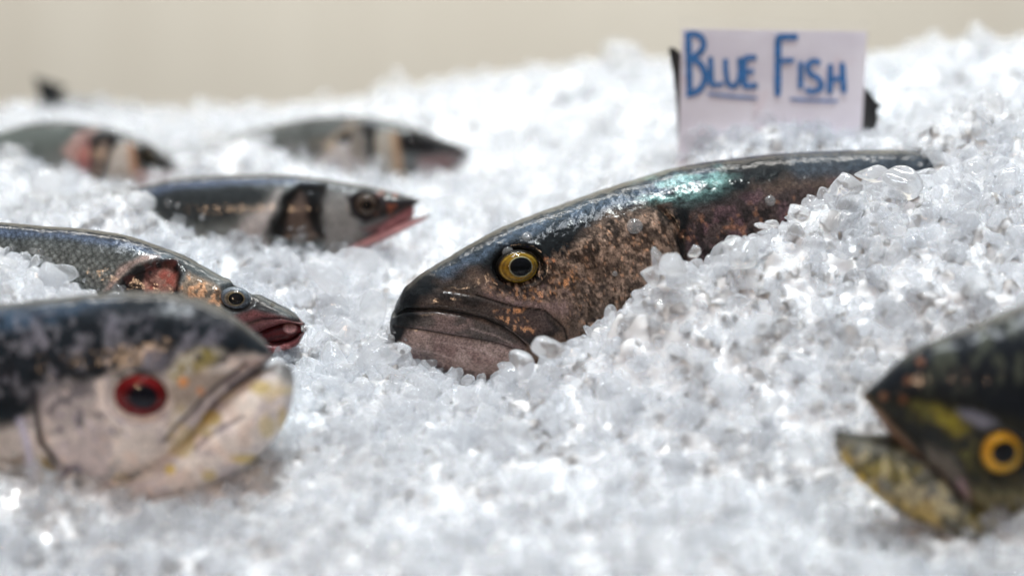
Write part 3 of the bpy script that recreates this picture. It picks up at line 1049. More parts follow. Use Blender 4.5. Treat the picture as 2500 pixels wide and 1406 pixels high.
Y.loft([(2172, 1050, 2172, 1078, 14), (2200, 1062, 2200, 1110, 36), (2280, 1120, 2280, 1190, 70), (2360, 1170, 2350, 1240, 66)], nl=60, nr=60)
Y.finish()
YJ = [(2120, 985), (2160, 1035), (2200, 1085), (2250, 1135), (2300, 1185), (2345, 1230)]
Y.groove([(2150, 1000), (2220, 1060), (2300, 1130), (2355, 1190), (2375, 1240)], 8, 7, 0)
Y.socket(2447, 1110, 58, 60, 8)
Y.rough(70, 3)
Y.norm()
Y.fill((36, 36, 29), 0)
Y.paint([(2080, 980), (2150, 905), (2300, 800), (2700, 640), (3300, 700), (3300, 1000), (2500, 1030), (2420, 1010), (2300, 960), (2200, 960)], (24, 28, 33), 30, 1.0, 25, 60, isl=0, surf=(0, 0.3, 0))
Y.blotch([(2200, 860), (2600, 720), (2600, 940), (2260, 950)], (78, 82, 70), 40, 0.5, 0.64, 0.7, 30, seed=31, isl=0, sx=1.8)
Y.blotch([(2100, 960), (2300, 980), (2420, 1060), (2390, 1230), (2250, 1100)], (98, 94, 44), 30, 0.5, 0.62, 0.8, 20, seed=32, isl=0)
Y.blotch([(2100, 960), (2300, 980), (2420, 1060), (2390, 1230), (2250, 1100)], (14, 14, 12), 26, 0.5, 0.62, 0.7, 20, seed=33, isl=0)
Y.paint([(2280, 990), (2330, 1010), (2360, 1050), (2330, 1060), (2290, 1030)], (146, 134, 38), 16, 0.8, 12, isl=0)
Y.paint([(2335, 1000), (2400, 1010), (2440, 1035), (2400, 1045), (2350, 1025)], (128, 128, 142), 10, 0.8, 8, isl=0)
Y.line([(2106, 970), (2160, 1030), (2250, 1125), (2345, 1225)], (150, 120, 100), 8, 0.8, isl=0)
Y.paint([(2255, 1085), (2320, 1110), (2375, 1190), (2370, 1245), (2330, 1225), (2280, 1160)], (112, 106, 98), 12, 0.8, 6, isl=0)
Y.line([(2345, 1180), (2362, 1215), (2370, 1240)], (176, 150, 160), 9, 0.8, isl=0)
for x, y in ((2247, 883), (2217, 928), (2157, 968), (2205, 975)):
    Y.spot(x, y, 11, (160, 108, 78), 0.4, 12, isl=0, surf=(0.7, 0.35, 0))
Y.paint([(2370, 1200), (2600, 1180), (2600, 1400), (2370, 1400)], (130, 124, 92), 30, 0.8, 15, isl=0)
Y.blotch([(2370, 1160), (2600, 1160), (2600, 1400), (2340, 1400)], (62, 58, 36), 22, 0.48, 0.6, 0.9, seed=34, isl=0, sx=1.8)
Y.fill((122, 121, 112), 1)
Y.blotch(None, (150, 138, 76), 44, 0.48, 0.62, 0.9, seed=35, isl=1)
Y.blotch(None, (98, 96, 88), 30, 0.54, 0.66, 0.8, seed=36, isl=1)
Y.paint([(2030, 1080), (2060, 1105), (2130, 1170), (2160, 1240), (2060, 1200), (2020, 1100)], (206, 170, 36), 14, 0.9, 14, isl=1)
Y.paint([(2150, 1200), (2300, 1230), (2300, 1300), (2120, 1260)], (190, 164, 96), 20, 0.8, 10, isl=1)
Y.line([(2034, 1048), (2080, 1060), (2140, 1075), (2200, 1088)], (14, 14, 16), 12, 1.0, isl=1)
Y.blotch(None, (64, 62, 44), 26, 0.50, 0.62, 0.8, seed=37, isl=1, sx=1.4)
Y.blotch([(2030, 1080), (2300, 1120), (2400, 1300), (2100, 1260)], (196, 186, 150), 20, 0.58, 0.68, 0.8, 20, seed=38, isl=1)
Y.line([(2190, 1072), (2260, 1122), (2310, 1170), (2350, 1212)], (36, 24, 22), 12, 0.9, isl=1)
Y.line([(2290, 1150), (2350, 1215), (2372, 1250)], (60, 44, 50), 8, 0.8, isl=0)
Y.fill((52, 28, 24), 2)
Y.mottle(0.35, 18, 4)
Y.build('bluefish', 'dark fish with orange-yellow eye and yellow lower jaw in the right foreground', SKIN)
Y.eye(2447, 1108, 53, 54, [(0, (150, 110, 40)), (0.5, (170, 122, 40)), (0.6, (228, 178, 52)), (0.85, (226, 172, 50)), (0.97, (170, 130, 56)), (1, (70, 60, 40))],
      (0, -3, 30, 30, ((8, 12, 18), (40, 34, 24))), bulge=0.3)


# ---- sea bass
BASS_GROUP = 'slender grey sea bass lying in the ice on the left'


def bass_skin(F, back, flank_poly, belly_poly, scales=None):
    F.fill((98, 103, 104))
    F.paint(back, (20, 25, 29), 18, 1.0, 8, surf=(0.0, 0.26, 0))
    F.paint(flank_poly, (112, 114, 110), 22, 0.8, 8)
    F.paint(belly_poly, (196, 188, 186), 22, 0.9, 10)
    if scales:
        m = sstep(20, -20, poly_sd(F.px, F.py, scales))
        F.surf[:, 2] = np.maximum(F.surf[:, 2], m * 0.95)


A = Fish((575, 727), 1.325, yaw=-7)
A.loft([
    (745, 789, 743, 796, 2), (724, 771, 722, 787, 27), (670, 742, 690, 789, 42), (600, 708, 640, 812, 58), (530, 672, 570, 848, 70),
    (450, 628, 480, 856, 82), (390, 605, 400, 856, 90), (300, 576, 300, 856, 97), (200, 560, 200, 850, 99), (100, 553, 100, 845, 99), (0, 545, 0, 838, 96),
    (-200, 540, -200, 785, 85), (-420, 570, -420, 690, 25)], nl=460, nr=180, e=0.5, dense=1.4)
A.loft([(746, 796, 743, 815, 2), (731, 817, 731, 836, 30), (694, 827, 697, 852, 41), (642, 818, 640, 866, 54), (580, 804, 580, 874, 62), (500, 820, 500, 868, 50)], nl=150, nr=110, e=0.5)
A.loft([(738, 794, 737, 812, 10), (712, 786, 712, 828, 30), (680, 786, 680, 832, 40), (630, 800, 630, 845, 48)], nl=80, nr=80, e=0.4)
A.finish()
A.groove([(735, 783), (690, 778), (640, 778), (600, 790)], 5, 6, 0)
A.groove([(548, 770), (500, 760), (445, 715)], 6, 4, 0)
GC = [(285, 700), (300, 678), (335, 648), (380, 634), (430, 632), (455, 660), (438, 690), (434, 740), (290, 760)]
A.swell([(285, 705), (320, 662), (380, 640), (425, 640), (436, 680), (430, 760), (290, 760)], 9, -16, 0)
A.socket(575, 727, 44, 34, 6)
A.rough(60, 2)
A.norm()
bass_skin(A, [(760, 780), (690, 765), (610, 735), (530, 700), (450, 655), (400, 630), (300, 605), (100, 580), (-500, 590), (-500, 450), (800, 450)],
          [(-500, 585), (200, 600), (400, 640), (420, 760), (-500, 760)], [(100, 780), (500, 800), (500, 900), (0, 900)],
          [(-500, 545), (100, 552), (300, 585), (345, 625), (300, 665), (260, 760), (-500, 800)])
A.paint([(-300, 556), (0, 556), (200, 572), (340, 596), (420, 628), (400, 636), (300, 606), (100, 578), (-300, 580)], (84, 96, 118), 10, 0.6, 5, isl=0, surf=(0.6, 0.28, 0.3))  # blue reflected sheen painted along the bass's back
A.paint([(330, 620), (400, 612), (500, 655), (640, 720), (700, 755), (690, 775), (540, 715), (440, 640), (350, 630)], (92, 100, 102), 10, 0.6, 4, isl=0)
A.paint([(270, 705), (300, 672), (340, 640), (390, 625), (350, 622), (290, 655), (255, 710)], (178, 150, 140), 8, 0.8, 4, isl=0)
A.paint(GC, (22, 14, 13), 7, 1.0, 4, isl=0)
A.paint([(350, 690), (385, 655), (418, 648), (432, 665), (424, 700), (400, 725), (350, 722)], (150, 110, 98), 9, 0.95, 8, isl=0)
A.blotch([(360, 690), (400, 650), (432, 665), (420, 720), (360, 722)], (140, 66, 56), 18, 0.48, 0.60, 0.8, 8, seed=41, isl=0)
A.blotch(GC, (70, 36, 32), 20, 0.5, 0.62, 0.8, 6, seed=42, isl=0)
A.paint([(440, 700), (462, 668), (520, 690), (545, 715), (540, 760), (500, 775), (442, 740)], (138, 122, 106), 10, 1.0, 6, isl=0)
A.blotch([(440, 700), (462, 668), (545, 715), (540, 760), (500, 775), (442, 740)], (206, 156, 118), 16, 0.5, 0.62, 0.8, 8, seed=43, isl=0, surf=(0.5, 0.3, 0))
A.blotch([(440, 660), (545, 700), (540, 760), (442, 740)], (60, 60, 58), 14, 0.55, 0.65, 0.7, 8, seed=44, isl=0)
A.paint([(540, 720), (570, 690), (640, 735), (690, 765), (640, 778), (590, 770), (545, 750)], (36, 32, 32), 9, 0.9, 5, isl=0)
A.paint([(560, 775), (620, 760), (740, 785), (740, 800), (640, 818), (560, 800)], (120, 72, 72), 8, 0.95, 5, isl=0)
A.line([(740, 783), (690, 777), (640, 780), (605, 792)], (46, 26, 28), 4, 0.9, isl=0)
A.spot(665, 745, 7, (14, 14, 14), 0.9, 5, isl=0)
A.fill((120, 62, 62), 1)
A.line([(742, 800), (733, 822), (712, 833), (660, 830)], (74, 44, 46), 6, 0.8, isl=1)
A.blotch(None, (176, 122, 120), 26, 0.5, 0.64, 0.7, seed=45, isl=1)
A.fill((70, 20, 22), 2)
A.spot(708, 800, 17, (196, 148, 146), 0.85, 14, isl=2)
A.mottle(0.3, 12, 5)
A.build('sea_bass', 'grey scaly fish with open pink mouth right behind the red-eyed fish', SKIN, BASS_GROUP)
A.eye(575, 727, 38, 29, [(0, (70, 60, 50)), (0.5, (90, 78, 60)), (0.62, (120, 112, 100)), (0.7, (86, 92, 100)), (0.85, (126, 136, 146)), (1, (96, 104, 112))],
      (4, 0, 20, 16, ((10, 12, 16), (120, 104, 70))), bulge=0.55)

Cb = Fish((893, 500), 1.445, yaw=-4)
Cb.loft([
    (1027, 489, 1025, 494, 2), (992, 478, 992, 513, 22), (960, 470, 960, 537, 34), (900, 457, 905, 588, 47), (800, 440, 800, 640, 64), (700, 428, 690, 650, 72),
    (550, 428, 550, 640, 76), (430, 437, 430, 620, 72), (320, 462, 320, 600, 60), (150, 485, 150, 580, 40), (0, 510, 0, 550, 8)], nl=340, nr=150, dense=1.4)
Cb.loft([(1051, 523, 1049, 530, 2), (1020, 531, 1015, 548, 17), (970, 545, 965, 574, 28), (920, 560, 910, 598, 38), (850, 580, 850, 620, 40), (800, 600, 800, 620, 20)], nl=110, nr=80)
Cb.loft([(1010, 503, 1010, 530, 8), (980, 510, 975, 550, 20), (930, 530, 925, 575, 32)], nl=50, nr=60)
Cb.finish()
Cb.swell([(655, 570), (690, 490), (735, 452), (790, 452), (785, 500), (790, 580), (690, 590)], 9, -12, 0)
Cb.socket(893, 500, 34, 32, 5)
Cb.norm()
bass_skin(Cb, [(1060, 490), (960, 478), (800, 455), (700, 445), (550, 452), (430, 470), (0, 540), (0, 380), (1060, 380)],
          [(0, 500), (560, 450), (700, 445), (650, 600), (0, 640)], [(560, 600), (600, 530), (680, 470), (650, 570), (640, 660), (500, 660)])
Cb.paint([(320, 440), (560, 440), (680, 452), (640, 500), (560, 540), (400, 560)], (42, 46, 48), 26, 0.95, 12, isl=0)
Cb.paint([(330, 462), (430, 444), (560, 436), (720, 436), (780, 446), (720, 450), (560, 452), (430, 462), (340, 482)], (84, 94, 116), 10, 0.6, 4, isl=0, surf=(0.6, 0.28, 0))  # same painted blue sheen on this back
Cb.paint([(645, 575), (690, 480), (735, 446), (800, 452), (860, 462), (800, 480), (788, 510), (800, 590), (700, 600)], (17, 16, 16), 13, 1.0, 10, isl=0)
Cb.paint([(690, 580), (715, 500), (735, 465), (748, 480), (745, 540), (770, 580)], (104, 88, 80), 12, 0.7, 10, isl=0)
Cb.paint([(788, 500), (800, 470), (860, 475), (870, 540), (900, 590), (880, 640), (800, 640)], (132, 130, 128), 16, 0.95, 10, isl=0)
Cb.paint([(845, 480), (880, 465), (960, 475), (1030, 490), (990, 518), (940, 530), (890, 545), (855, 530)], (34, 28, 30), 9, 0.95, 5, isl=0)
Cb.paint([(880, 560), (930, 540), (1000, 505), (1015, 505), (970, 545), (930, 580)], (110, 80, 80), 9, 0.9, isl=0)
Cb.blotch([(930, 470), (980, 480), (960, 520), (920, 510)], (150, 84, 60), 14, 0.5, 0.6, 0.8, seed=51, isl=0)
Cb.fill((186, 136, 138), 1)
Cb.line([(1055, 524), (1020, 531), (1000, 535)], (40, 36, 40), 6, 0.9, isl=1)
Cb.fill((160, 108, 112), 2)
Cb.mottle(0.25, 16, 6)
Cb.build('sea_bass', 'slender fish with pink gaping mouth and black gill slit, left of the big coppery fish', SKIN, BASS_GROUP)
Cb.fin('pectoral_fin', [(572, 606), (596, 592), (640, 588), (692, 574), (684, 590), (640, 606), (600, 616)], -0.0185, (44, 42, 44), thick=0.0015)
Cb.eye(893, 500, 30, 28, [(0, (50, 42, 38)), (0.5, (70, 60, 52)), (0.75, (96, 84, 76)), (1, (30, 27, 28))], (2, 0, 13, 12, ((8, 8, 10), (60, 50, 46))), bulge=0.4)

D = Fish((1010, 350), 1.62, yaw=-4)
D.loft([
    (1142, 370, 1141, 386, 2), (1120, 355, 1120, 404, 17), (1060, 331, 1060, 422, 31), (1000, 308, 1000, 445, 42), (930, 291, 930, 460, 50), (820, 284, 820, 460, 57),
    (700, 299, 700, 450, 54), (625, 316, 625, 430, 46), (500, 350, 500, 410, 25), (400, 370, 400, 390, 6)], nl=240, nr=120, dense=1.3)
D.finish()
D.groove([(1140, 392), (1100, 392), (1060, 398)], 5, 5)
D.swell([(812, 352), (830, 318), (870, 308), (910, 312), (912, 400), (880, 400), (850, 352)], 8, -8)
D.socket(1008, 350, 26, 22, 4)
D.norm()
bass_skin(D, [(1160, 368), (1060, 345), (930, 312), (820, 305), (700, 320), (400, 370), (400, 230), (1160, 230)],
          [(400, 330), (830, 300), (820, 400), (400, 440)], [(760, 400), (850, 330), (900, 400), (880, 470)],
          [(400, 330), (620, 310), (820, 300), (790, 380), (640, 440), (400, 440)])
D.paint([(790, 350), (850, 300), (880, 300), (830, 345), (800, 380)], (170, 156, 140), 8, 0.9, isl=0)
D.paint([(815, 352), (835, 322), (862, 315), (852, 352)], (18, 17, 16), 6, 1.0, isl=0)
D.paint([(885, 310), (915, 308), (915, 360), (912, 415), (896, 412), (898, 350)], (24, 20, 18), 5, 1.0, isl=0)
D.paint([(856, 320), (884, 315), (890, 400), (850, 380)], (124, 116, 108), 6, 0.9, isl=0)
D.paint([(918, 320), (960, 320), (975, 360), (985, 440), (915, 440)], (158, 152, 142), 7, 1.0, isl=0)
D.paint([(952, 325), (975, 322), (985, 430), (965, 430)], (170, 136, 104), 7, 0.8, isl=0)
D.paint([(970, 320), (1060, 335), (1145, 368), (1142, 382), (1080, 378), (1010, 378), (975, 368)], (30, 28, 30), 9, 1.0, isl=0)
D.paint([(1020, 385), (1100, 378), (1150, 384), (1150, 420), (1020, 440)], (130, 104, 104), 9, 0.9, isl=0)
D.spot(1132, 390, 14, (70, 40, 40), 0.8, 12)
D.mottle(0.2, 16, 7)
D.build('sea_bass', 'blurred slender fish with closed mouth, farthest back at the middle, below the mound', SKIN, BASS_GROUP)
D.eye(1008, 350, 22, 19, [(0, (30, 28, 30)), (0.6, (46, 44, 44)), (1, (30, 28, 28))], (0, 0, 10, 9, ((6, 6, 8), (20, 20, 22))), bulge=0.4)

E = Fish((365, 382), 1.60, yaw=-6)
E.loft([
    (457, 415, 455, 424, 2), (420, 390, 418, 444, 18), (360, 350, 360, 470, 36), (300, 325, 300, 490, 48), (230, 308, 230, 495, 56), (160, 298, 160, 490, 60),
    (60, 305, 60, 470, 58), (0, 322, 0, 450, 54), (-150, 352, -150, 420, 30), (-250, 375, -250, 395, 5)], nl=240, nr=120, dense=1.3)
E.finish()
E.swell([(165, 375), (210, 330), (280, 330), (262, 430), (190, 430)], 8, -8)
E.socket(365, 383, 25, 22, 4)
E.norm()
bass_skin(E, [(480, 420), (400, 395), (300, 350), (230, 330), (150, 322), (-300, 370), (-300, 220), (480, 220)],
          [(-300, 330), (170, 315), (150, 420), (-300, 420)], [(120, 420), (200, 400), (200, 500), (60, 500)])
E.paint([(-50, 320), (60, 312), (170, 310), (190, 330), (150, 370), (90, 390), (-50, 380)], (96, 102, 98), 14, 0.9, isl=0)
E.paint([(150, 370), (190, 325), (240, 315), (200, 345), (180, 400)], (184, 150, 142), 8, 0.9, isl=0)
E.paint([(180, 375), (215, 335), (222, 380), (215, 440), (196, 430)], (150, 92, 88), 8, 0.9, isl=0)
E.paint([(218, 335), (285, 325), (288, 350), (262, 400), (245, 440), (216, 440), (222, 380)], (26, 20, 18), 7, 1.0, isl=0)
E.paint([(245, 345), (262, 345), (240, 430), (228, 430)], (150, 130, 118), 6, 0.8, isl=0)
E.paint([(268, 370), (300, 345), (325, 360), (330, 450), (255, 470)], (172, 162, 152), 8, 1.0, isl=0)
E.paint([(310, 350), (335, 350), (345, 430), (318, 440)], (160, 116, 88), 7, 0.8, isl=0)
E.paint([(325, 352), (370, 358), (460, 414), (450, 425), (385, 415), (335, 405)], (36, 33, 30), 8, 1.0, isl=0)
E.paint([(330, 420), (400, 420), (455, 424), (430, 450), (330, 480)], (182, 146, 140), 8, 0.9, isl=0)
E.mottle(0.2, 16, 8)
E.build('sea_bass', 'blurred fish with red gills showing, farthest back at the left edge', SKIN, BASS_GROUP)
E.eye(365, 383, 21, 18, [(0, (40, 36, 26)), (0.6, (66, 60, 40)), (1, (34, 30, 28))], (0, 0, 10, 9, ((6, 6, 8), (30, 28, 20))), bulge=0.4)

# ---- tail of a buried fish at the back
T = Fish((110, 240), 1.78, yaw=10)
T.loft([(120, 226, 112, 250, 10), (170, 235, 165, 285, 18), (260, 250, 260, 330, 30), (360, 270, 360, 340, 30), (430, 290, 430, 330, 6)], nl=80, nr=60)
T.finish()
T.fill((40, 42, 44))
T.build('sea_bass', 'buried fish at the back left, only its dark tail fin above the ice', SKIN)
T.fin('tail_fin', [(82, 186), (92, 190), (128, 202), (162, 214), (150, 226), (128, 236), (116, 252), (100, 262), (98, 240), (90, 212)], 0.0, (26, 27, 28), thick=0.004)

# ------------------------------------------------------------------ price sign
S_D = 1.462
CARD = mat_plain('lavender_card', (0.66, 0.60, 0.68), 0.55, 0.05, 25.0)
INK = mat_plain('blue_marker', (0.005, 0.125, 0.37), 0.8, 0.25, 300.0)
INK.node_tree.nodes['Principled BSDF'].inputs['Specular IOR Level'].default_value = 0.1
INK2 = mat_plain('faded_blue_marker', (0.12, 0.22, 0.46), 0.6, 0.2, 200.0)
BLACK = mat_plain('black_plastic', (0.008, 0.008, 0.009), 0.35, 0.2, 60.0)
n_ = NT('clear_sleeve')
n_.b.inputs['Base Color'].default_value = (0.9, 0.9, 0.92, 1)
n_.b.inputs['Roughness'].default_value = 0.12
n_.b.inputs['Alpha'].default_value = 0.03
SLEEVE = n_.m


class Board:
    def __init__(self, anchor, depth, yaw, tilt=0.0):
        self.o = at(anchor[0], anchor[1], depth)
        y, t = math.radians(yaw), math.radians(tilt)
        self.ex = np.array([math.cos(y), math.sin(y), 0])
        b = np.array([-math.sin(y), math.cos(y), 0])
        self.ez = np.array([0, 0, 1]) * math.cos(t) + b * math.sin(t)
        self.ey = np.cross(self.ez, self.ex)

    def loc(self, px, py):
        d = ray(px, py)
        t = ((self.o - CAM) @ self.ey) / (d @ self.ey)
        p = CAM + d * t - self.o
        return p @ self.ex, p @ self.ez

    def slab(self, name, pts, y0, y1, mat, parent, close=True):
        q = [self.loc(*p) for p in pts]
        n = len(q)
        V = [(x, y0, z) for x, z in q] + [(x, y1, z) for x, z in q]
        me = bpy.data.meshes.new(name)
        F = [list(range(n))[::-1], list(range(n, 2 * n))] + [[i, (i + 1) % n, n + (i + 1) % n, n + i] for i in range(n)]
        me.from_pydata(V, [], F)
        import bmesh
        bm = bmesh.new()
        bm.from_mesh(me)
        bmesh.ops.recalc_face_normals(bm, faces=bm.faces)
        bm.to_mesh(me)
        bm.free()
        me.materials.append(mat)
        o = bpy.data.objects.new(name, me)
        COL.objects.link(o)
        o.parent = parent
        return o


bd = Board((1885, 200), S_D, yaw=2, tilt=4)
sign = bpy.data.objects.new('price_sign', None)
COL.objects.link(sign)
sign.empty_display_size = 0.03
sign.matrix_world = Matrix([[bd.ex[i], bd.ey[i], bd.ez[i], bd.o[i]] for i in range(3)] + [[0, 0, 0, 1]])
tag(sign, 'lavender card hand lettered in blue marker, standing in the ice', 'sign')


def card_grid():
    tl, tr, br, bl = [np.array(bd.loc(*p)) for p in ((1665, 71), (2117, 78), (2098, 420), (1655, 420))]
    n, m = 30, 24
    V = []
    for lay in (0, 1):
        for j in range(m + 1):
            for i in range(n + 1):
                u, v = i / n, j / m
                p = (tl * (1 - u) + tr * u) * (1 - v) + (bl * (1 - u) + br * u) * v
                V.append((p[0], 0.0 + 0.0006 * lay, p[1]))
    F = []
    st = (n + 1) * (m + 1)
    for j in range(m):
        for i in range(n):
            a = j * (n + 1) + i
            F.append((a, a + n + 1, a + n + 2, a + 1))
            F.append((st + a, st + a + 1, st + a + n + 2, st + a + n + 1))
    edge = [i for i in range(n + 1)] + [j * (n + 1) + n for j in range(1, m + 1)] + [m * (n + 1) + i for i in range(n - 1, -1, -1)] + [j * (n + 1) for j in range(m - 1, 0, -1)]
    for a, b in zip(edge, edge[1:] + edge[:1]):
        F.append((a, b, st + b, st + a))
    return V, F


cv, cf = card_grid()
cN = NT('stained_lavender_card')
tc = cN.n('ShaderNodeTexCoord')
a1 = cN.n('ShaderNodeTexNoise', i_Vector=tc.outputs['Object'], i_Scale=28.0, i_Detail=4.0)
a2 = cN.n('ShaderNodeTexNoise', i_Vector=tc.outputs['Object'], i_Scale=45.0, i_Detail=2.0)
base = cN.ramp(a1.outputs[0], [(0.35, (0.64, 0.61, 0.70)), (0.65, (0.75, 0.73, 0.81))])
st_ = cN.ramp(a2.outputs[0], [(0.62, (0, 0, 0)), (0.78, (0.5, 0.5, 0.5))])
cN.l(cN.mix(st_, base, (0.60, 0.38, 0.42)), cN.b.inputs['Base Color'])
cN.b.inputs['Roughness'].default_value = 0.6
card = mesh_obj('card', cv, cf, cN.m, sign, smooth=False)


def Z(*p):
    return [(1500 + x / 2.068, 20 + y / 2.068) for x, y in p]


def smooth_pts(pts, n=10):
    P = np.array(pts, float)
    if len(P) < 3:
        t = np.linspace(0, 1, n)[:, None]
        return P[0] * (1 - t) + P[1] * t
    t = np.concatenate([[0], np.cumsum(np.hypot(*(P[1:] - P[:-1]).T))])
    return hermite(P, t, np.linspace(0, t[-1], n * (len(P) - 1)))


def strokes(name, lst, mat, parent, jit=0.9):
    r = np.random.default_rng(5)
    V, F = [], []
    for k, (pts, wd) in enumerate(lst):
        P = smooth_pts(pts)
        q = np.array([bd.loc(*p) for p in P])
        tg = np.gradient(q, axis=0)
        tg /= np.linalg.norm(tg, axis=1)[:, None] + 1e-12
        nr = np.stack([-tg[:, 1], tg[:, 0]], -1)
        kpx = S_D / FPX
        # rounded ends: a marker stroke
        cap = np.sqrt(np.clip(1 - np.linspace(1, 0, 4) ** 2, 0, 1))
        wv_ = np.ones(len(q))
        wv_[:2] *= (0.6, 0.9)
        wv_[-2:] *= (0.9, 0.6)
        h = wd / 2 * kpx * wv_ * (1 + r.normal(0, 0.06, len(q)) * jit)
        y = -0.0006 - 0.00012 * k / 4
        b = len(V)
        for i in range(len(q)):
            for s, yy in ((-1, 0.0), (1, 0.0)):
                p = q[i] + nr[i] * h[i] * s
                V.append((p[0], y, p[1]))
        for i in range(len(q)):
            for s in (-1, 1):
                p = q[i] + nr[i] * h[i] * s
                V.append((p[0], y + 0.0003, p[1]))
        m = 2 * len(q)
        for i in range(len(q) - 1):
            a = b + 2 * i
            F += [(a, a + 1, a + 3, a + 2), (a + m, a + m + 2, a + m + 3, a + m + 1), (a, a + 2, a + m + 2, a + m), (a + 1, a + m + 1, a + m + 3, a + 3)]
    return mesh_obj(name, V, F, mat, parent, smooth=False)


strokes('lettering', [
    (Z((372, 138), (376, 285), (380, 436)), 16),
    (Z((355, 142), (395, 132), (437, 148), (450, 190), (425, 230), (392, 252)), 15),
    (Z((392, 252), (440, 292), (458, 345), (435, 405), (395, 430), (362, 436)), 16),
    (Z((484, 245), (487, 320), (489, 392)), 14), (Z((482, 390), (515, 388), (550, 382)), 12),
    (Z((560, 255), (564, 335), (580, 388), (606, 396), (626, 365), (632, 250)), 13),
    (Z((654, 250), (654, 325), (656, 402)), 15), (Z((652, 252), (718, 250)), 14), (Z((656, 322), (706, 320)), 12), (Z((654, 398), (724, 390)), 14),
    (Z((825, 142), (824, 300), (823, 446)), 17), (Z((818, 148), (928, 146)), 16), (Z((826, 268), (908, 264)), 13),
    (Z((940, 268), (938, 410)), 14),
    (Z((1040, 278), (1003, 268), (974, 294), (988, 332), (1030, 358), (1045, 392), (1015, 420), (962, 414)), 14),
    (Z((1090, 282), (1088, 360), (1084, 436)), 15), (Z((1148, 274), (1152, 350), (1158, 430)), 15), (Z((1088, 366), (1154, 350)), 13),
], INK, card)
strokes('underline', [(Z((468, 432), (600, 447), (722, 456)), 8), (Z((885, 460), (1000, 466), (1128, 470)), 8)], INK2, card)
bd.slab('plastic_sleeve', [(1655, 42), (2122, 50), (2104, 420), (1642, 420)], -0.0030, -0.0026, SLEEVE, sign)
bd.slab('holder', [(1634, 120), (1646, 118), (1700, 160), (2040, 160), (2112, 214), (2129, 231), (2143, 251), (2158, 257), (2146, 268), (2143, 278), (2147, 287), (2159, 297), (2148, 308), (2143, 420), (1660, 420), (1654, 260), (1645, 180)], 0.003, 0.006, BLACK, sign)

# ------------------------------------------------------------------ single ice pieces that stand out
ico3 = ico(3)
ico4 = ico(4)
PIECES = [
    # px, py, depth, radius px, flatten, label
    (2205, 450, 1.312, 62, 0.62, 'big rounded ice lump on the crest of the mound, right of the coppery fish'),
    (2062, 452, 1.306, 44, 0.7, 'smooth tilted ice lump at the left end of the mound crest'),
    (2130, 425, 1.312, 38, 0.6, 'ice lump between the two larger lumps on the mound crest'),
    (1785, 600, 1.272, 34, 0.55, 'flat ice chip jutting over the coppery flank'),
    (1862, 552, 1.285, 20, 0.5, 'thin clear ice flake lying on the coppery flank'),
    (1890, 545, 1.29, 17, 0.5, 'small clear ice flake at the edge of the mound beside the flank'),
    (1645, 645, 1.262, 36, 0.75, 'clear ice lump against the gill cover of the coppery fish'),
    (1695, 612, 1.272, 22, 0.8, 'small clear ice bead beside the lump on the gill cover'),
    (1275, 890, 1.268, 38, 0.8, 'clear grey ice lump under the corner of the coppery mouth'),
    (1345, 850, 1.262, 40, 0.7, 'clear ice lump under the coppery cheek'),
    (972, 850, 1.288, 22, 0.8, 'clear ice lump touching the chin of the coppery fish'),
    (1820, 620, 1.268, 40, 0.7, 'rounded ice lump just behind the flat chip'),
    (1945, 520, 1.29, 36, 0.8, 'upright clear ice lump at the shoulder of the mound'),
]
for i, (px, py, d, r, fl, lab) in enumerate(PIECES):
    B_ = nugget(ico4[0], 300 + i, 6) * np.array([1, 1, fl / 0.7])
    rr = r * d / FPX
    o = mesh_obj('ice_piece', B_ * rr, ico4[1], CLEAR)
    o.location = at(px, py, d)
    o.rotation_euler = (random.uniform(-0.4, 0.4), random.uniform(-0.5, 0.5), random.uniform(0, 6.28))
    tag(o, lab, 'ice piece', 'loose clear ice pieces along the mound')


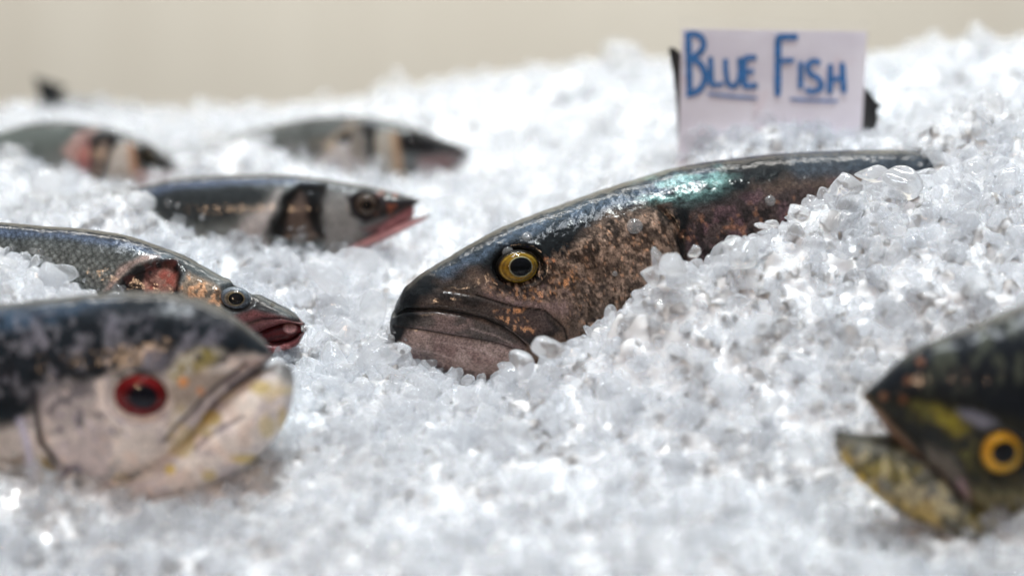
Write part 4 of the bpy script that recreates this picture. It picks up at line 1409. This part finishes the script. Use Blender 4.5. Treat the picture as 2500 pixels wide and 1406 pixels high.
def on_fish(Fh, px, py, r, fl, lab, name, cat):
    p, n = Fh.hit(px, py)
    P = ico3[0] * np.array([1, 1, fl]) * r * Fh.k
    q = Vector(Fh.M @ n).to_track_quat('Z', 'Y')
    o = mesh_obj(name, P, ico3[1], CLEAR)
    o.rotation_mode = 'QUATERNION'
    o.rotation_quaternion = q
    o.location = Fh.o + Fh.M @ p
    tag(o, lab, cat)


on_fish(B, 1548, 553, 20, 0.4, 'round water drop on the gill cover of the coppery fish', 'water_drop', 'water drop')

on_fish(B, 1240, 612, 15, 0.5, 'small wet clear bead just above the yellow eye', 'water_drop', 'water drop')
on_fish(B, 1285, 577, 13, 0.35, 'clear slime fleck on the black skin above the yellow eye', 'water_drop', 'water drop')
on_fish(B, 1880, 488, 14, 0.5, 'tiny clear drop on the flank of the coppery fish near the mound crest', 'water_drop', 'water drop')
on_fish(B, 1500, 668, 7, 0.5, 'pinhead water drop on the coppery cheek', 'water_drop', 'water drop')


# crumbs of ice stuck to the wet skins just above the ice line
def crumbs():
    r = np.random.default_rng(23)
    VV, FF, off = [], [], 0
    for Fh, n in ((B, 90), (R, 40), (A, 45), (Cb, 35), (D, 20), (E, 20), (Y, 30)):
        W = Fh.o + Fh.V @ Fh.M.T
        h = W[:, 2] - bed_lookup(W[:, 0], W[:, 1])
        ok = np.where((Fh.V[:, 1] < 0) & (Fh.isl == 0) & (h > 0.001) & (h < 0.016) & (Fh.px > -50) & (Fh.px < 2550) & (np.abs(Fh.px - 1150 * (Fh is B)) > 160 * (Fh is B)))[0]
        if not len(ok):
            continue
        wgt = np.exp(-h[ok] / 0.005)
        pick = r.choice(ok, min(n, len(ok)), replace=False, p=wgt / wgt.sum())
        for i in pick:
            rad = 0.0019 * math.exp(r.normal(0, 0.35))
            nv = SHAPES[2][int(r.integers(0, 26))] * rad
            VV.append(nv @ rand_rot(r, 1)[0].T + W[i] + (Fh.M @ Fh.N[i]) * rad * 0.4)
            FF.append(LOD[2][1] + off)
            off += len(nv)
    o = mesh_obj('ice_crumbs', np.concatenate(VV), np.concatenate(FF), CLEAR)
    tag(o, 'crumbs of clear ice stuck to the wet fish skins', 'ice', kind='stuff')


crumbs()
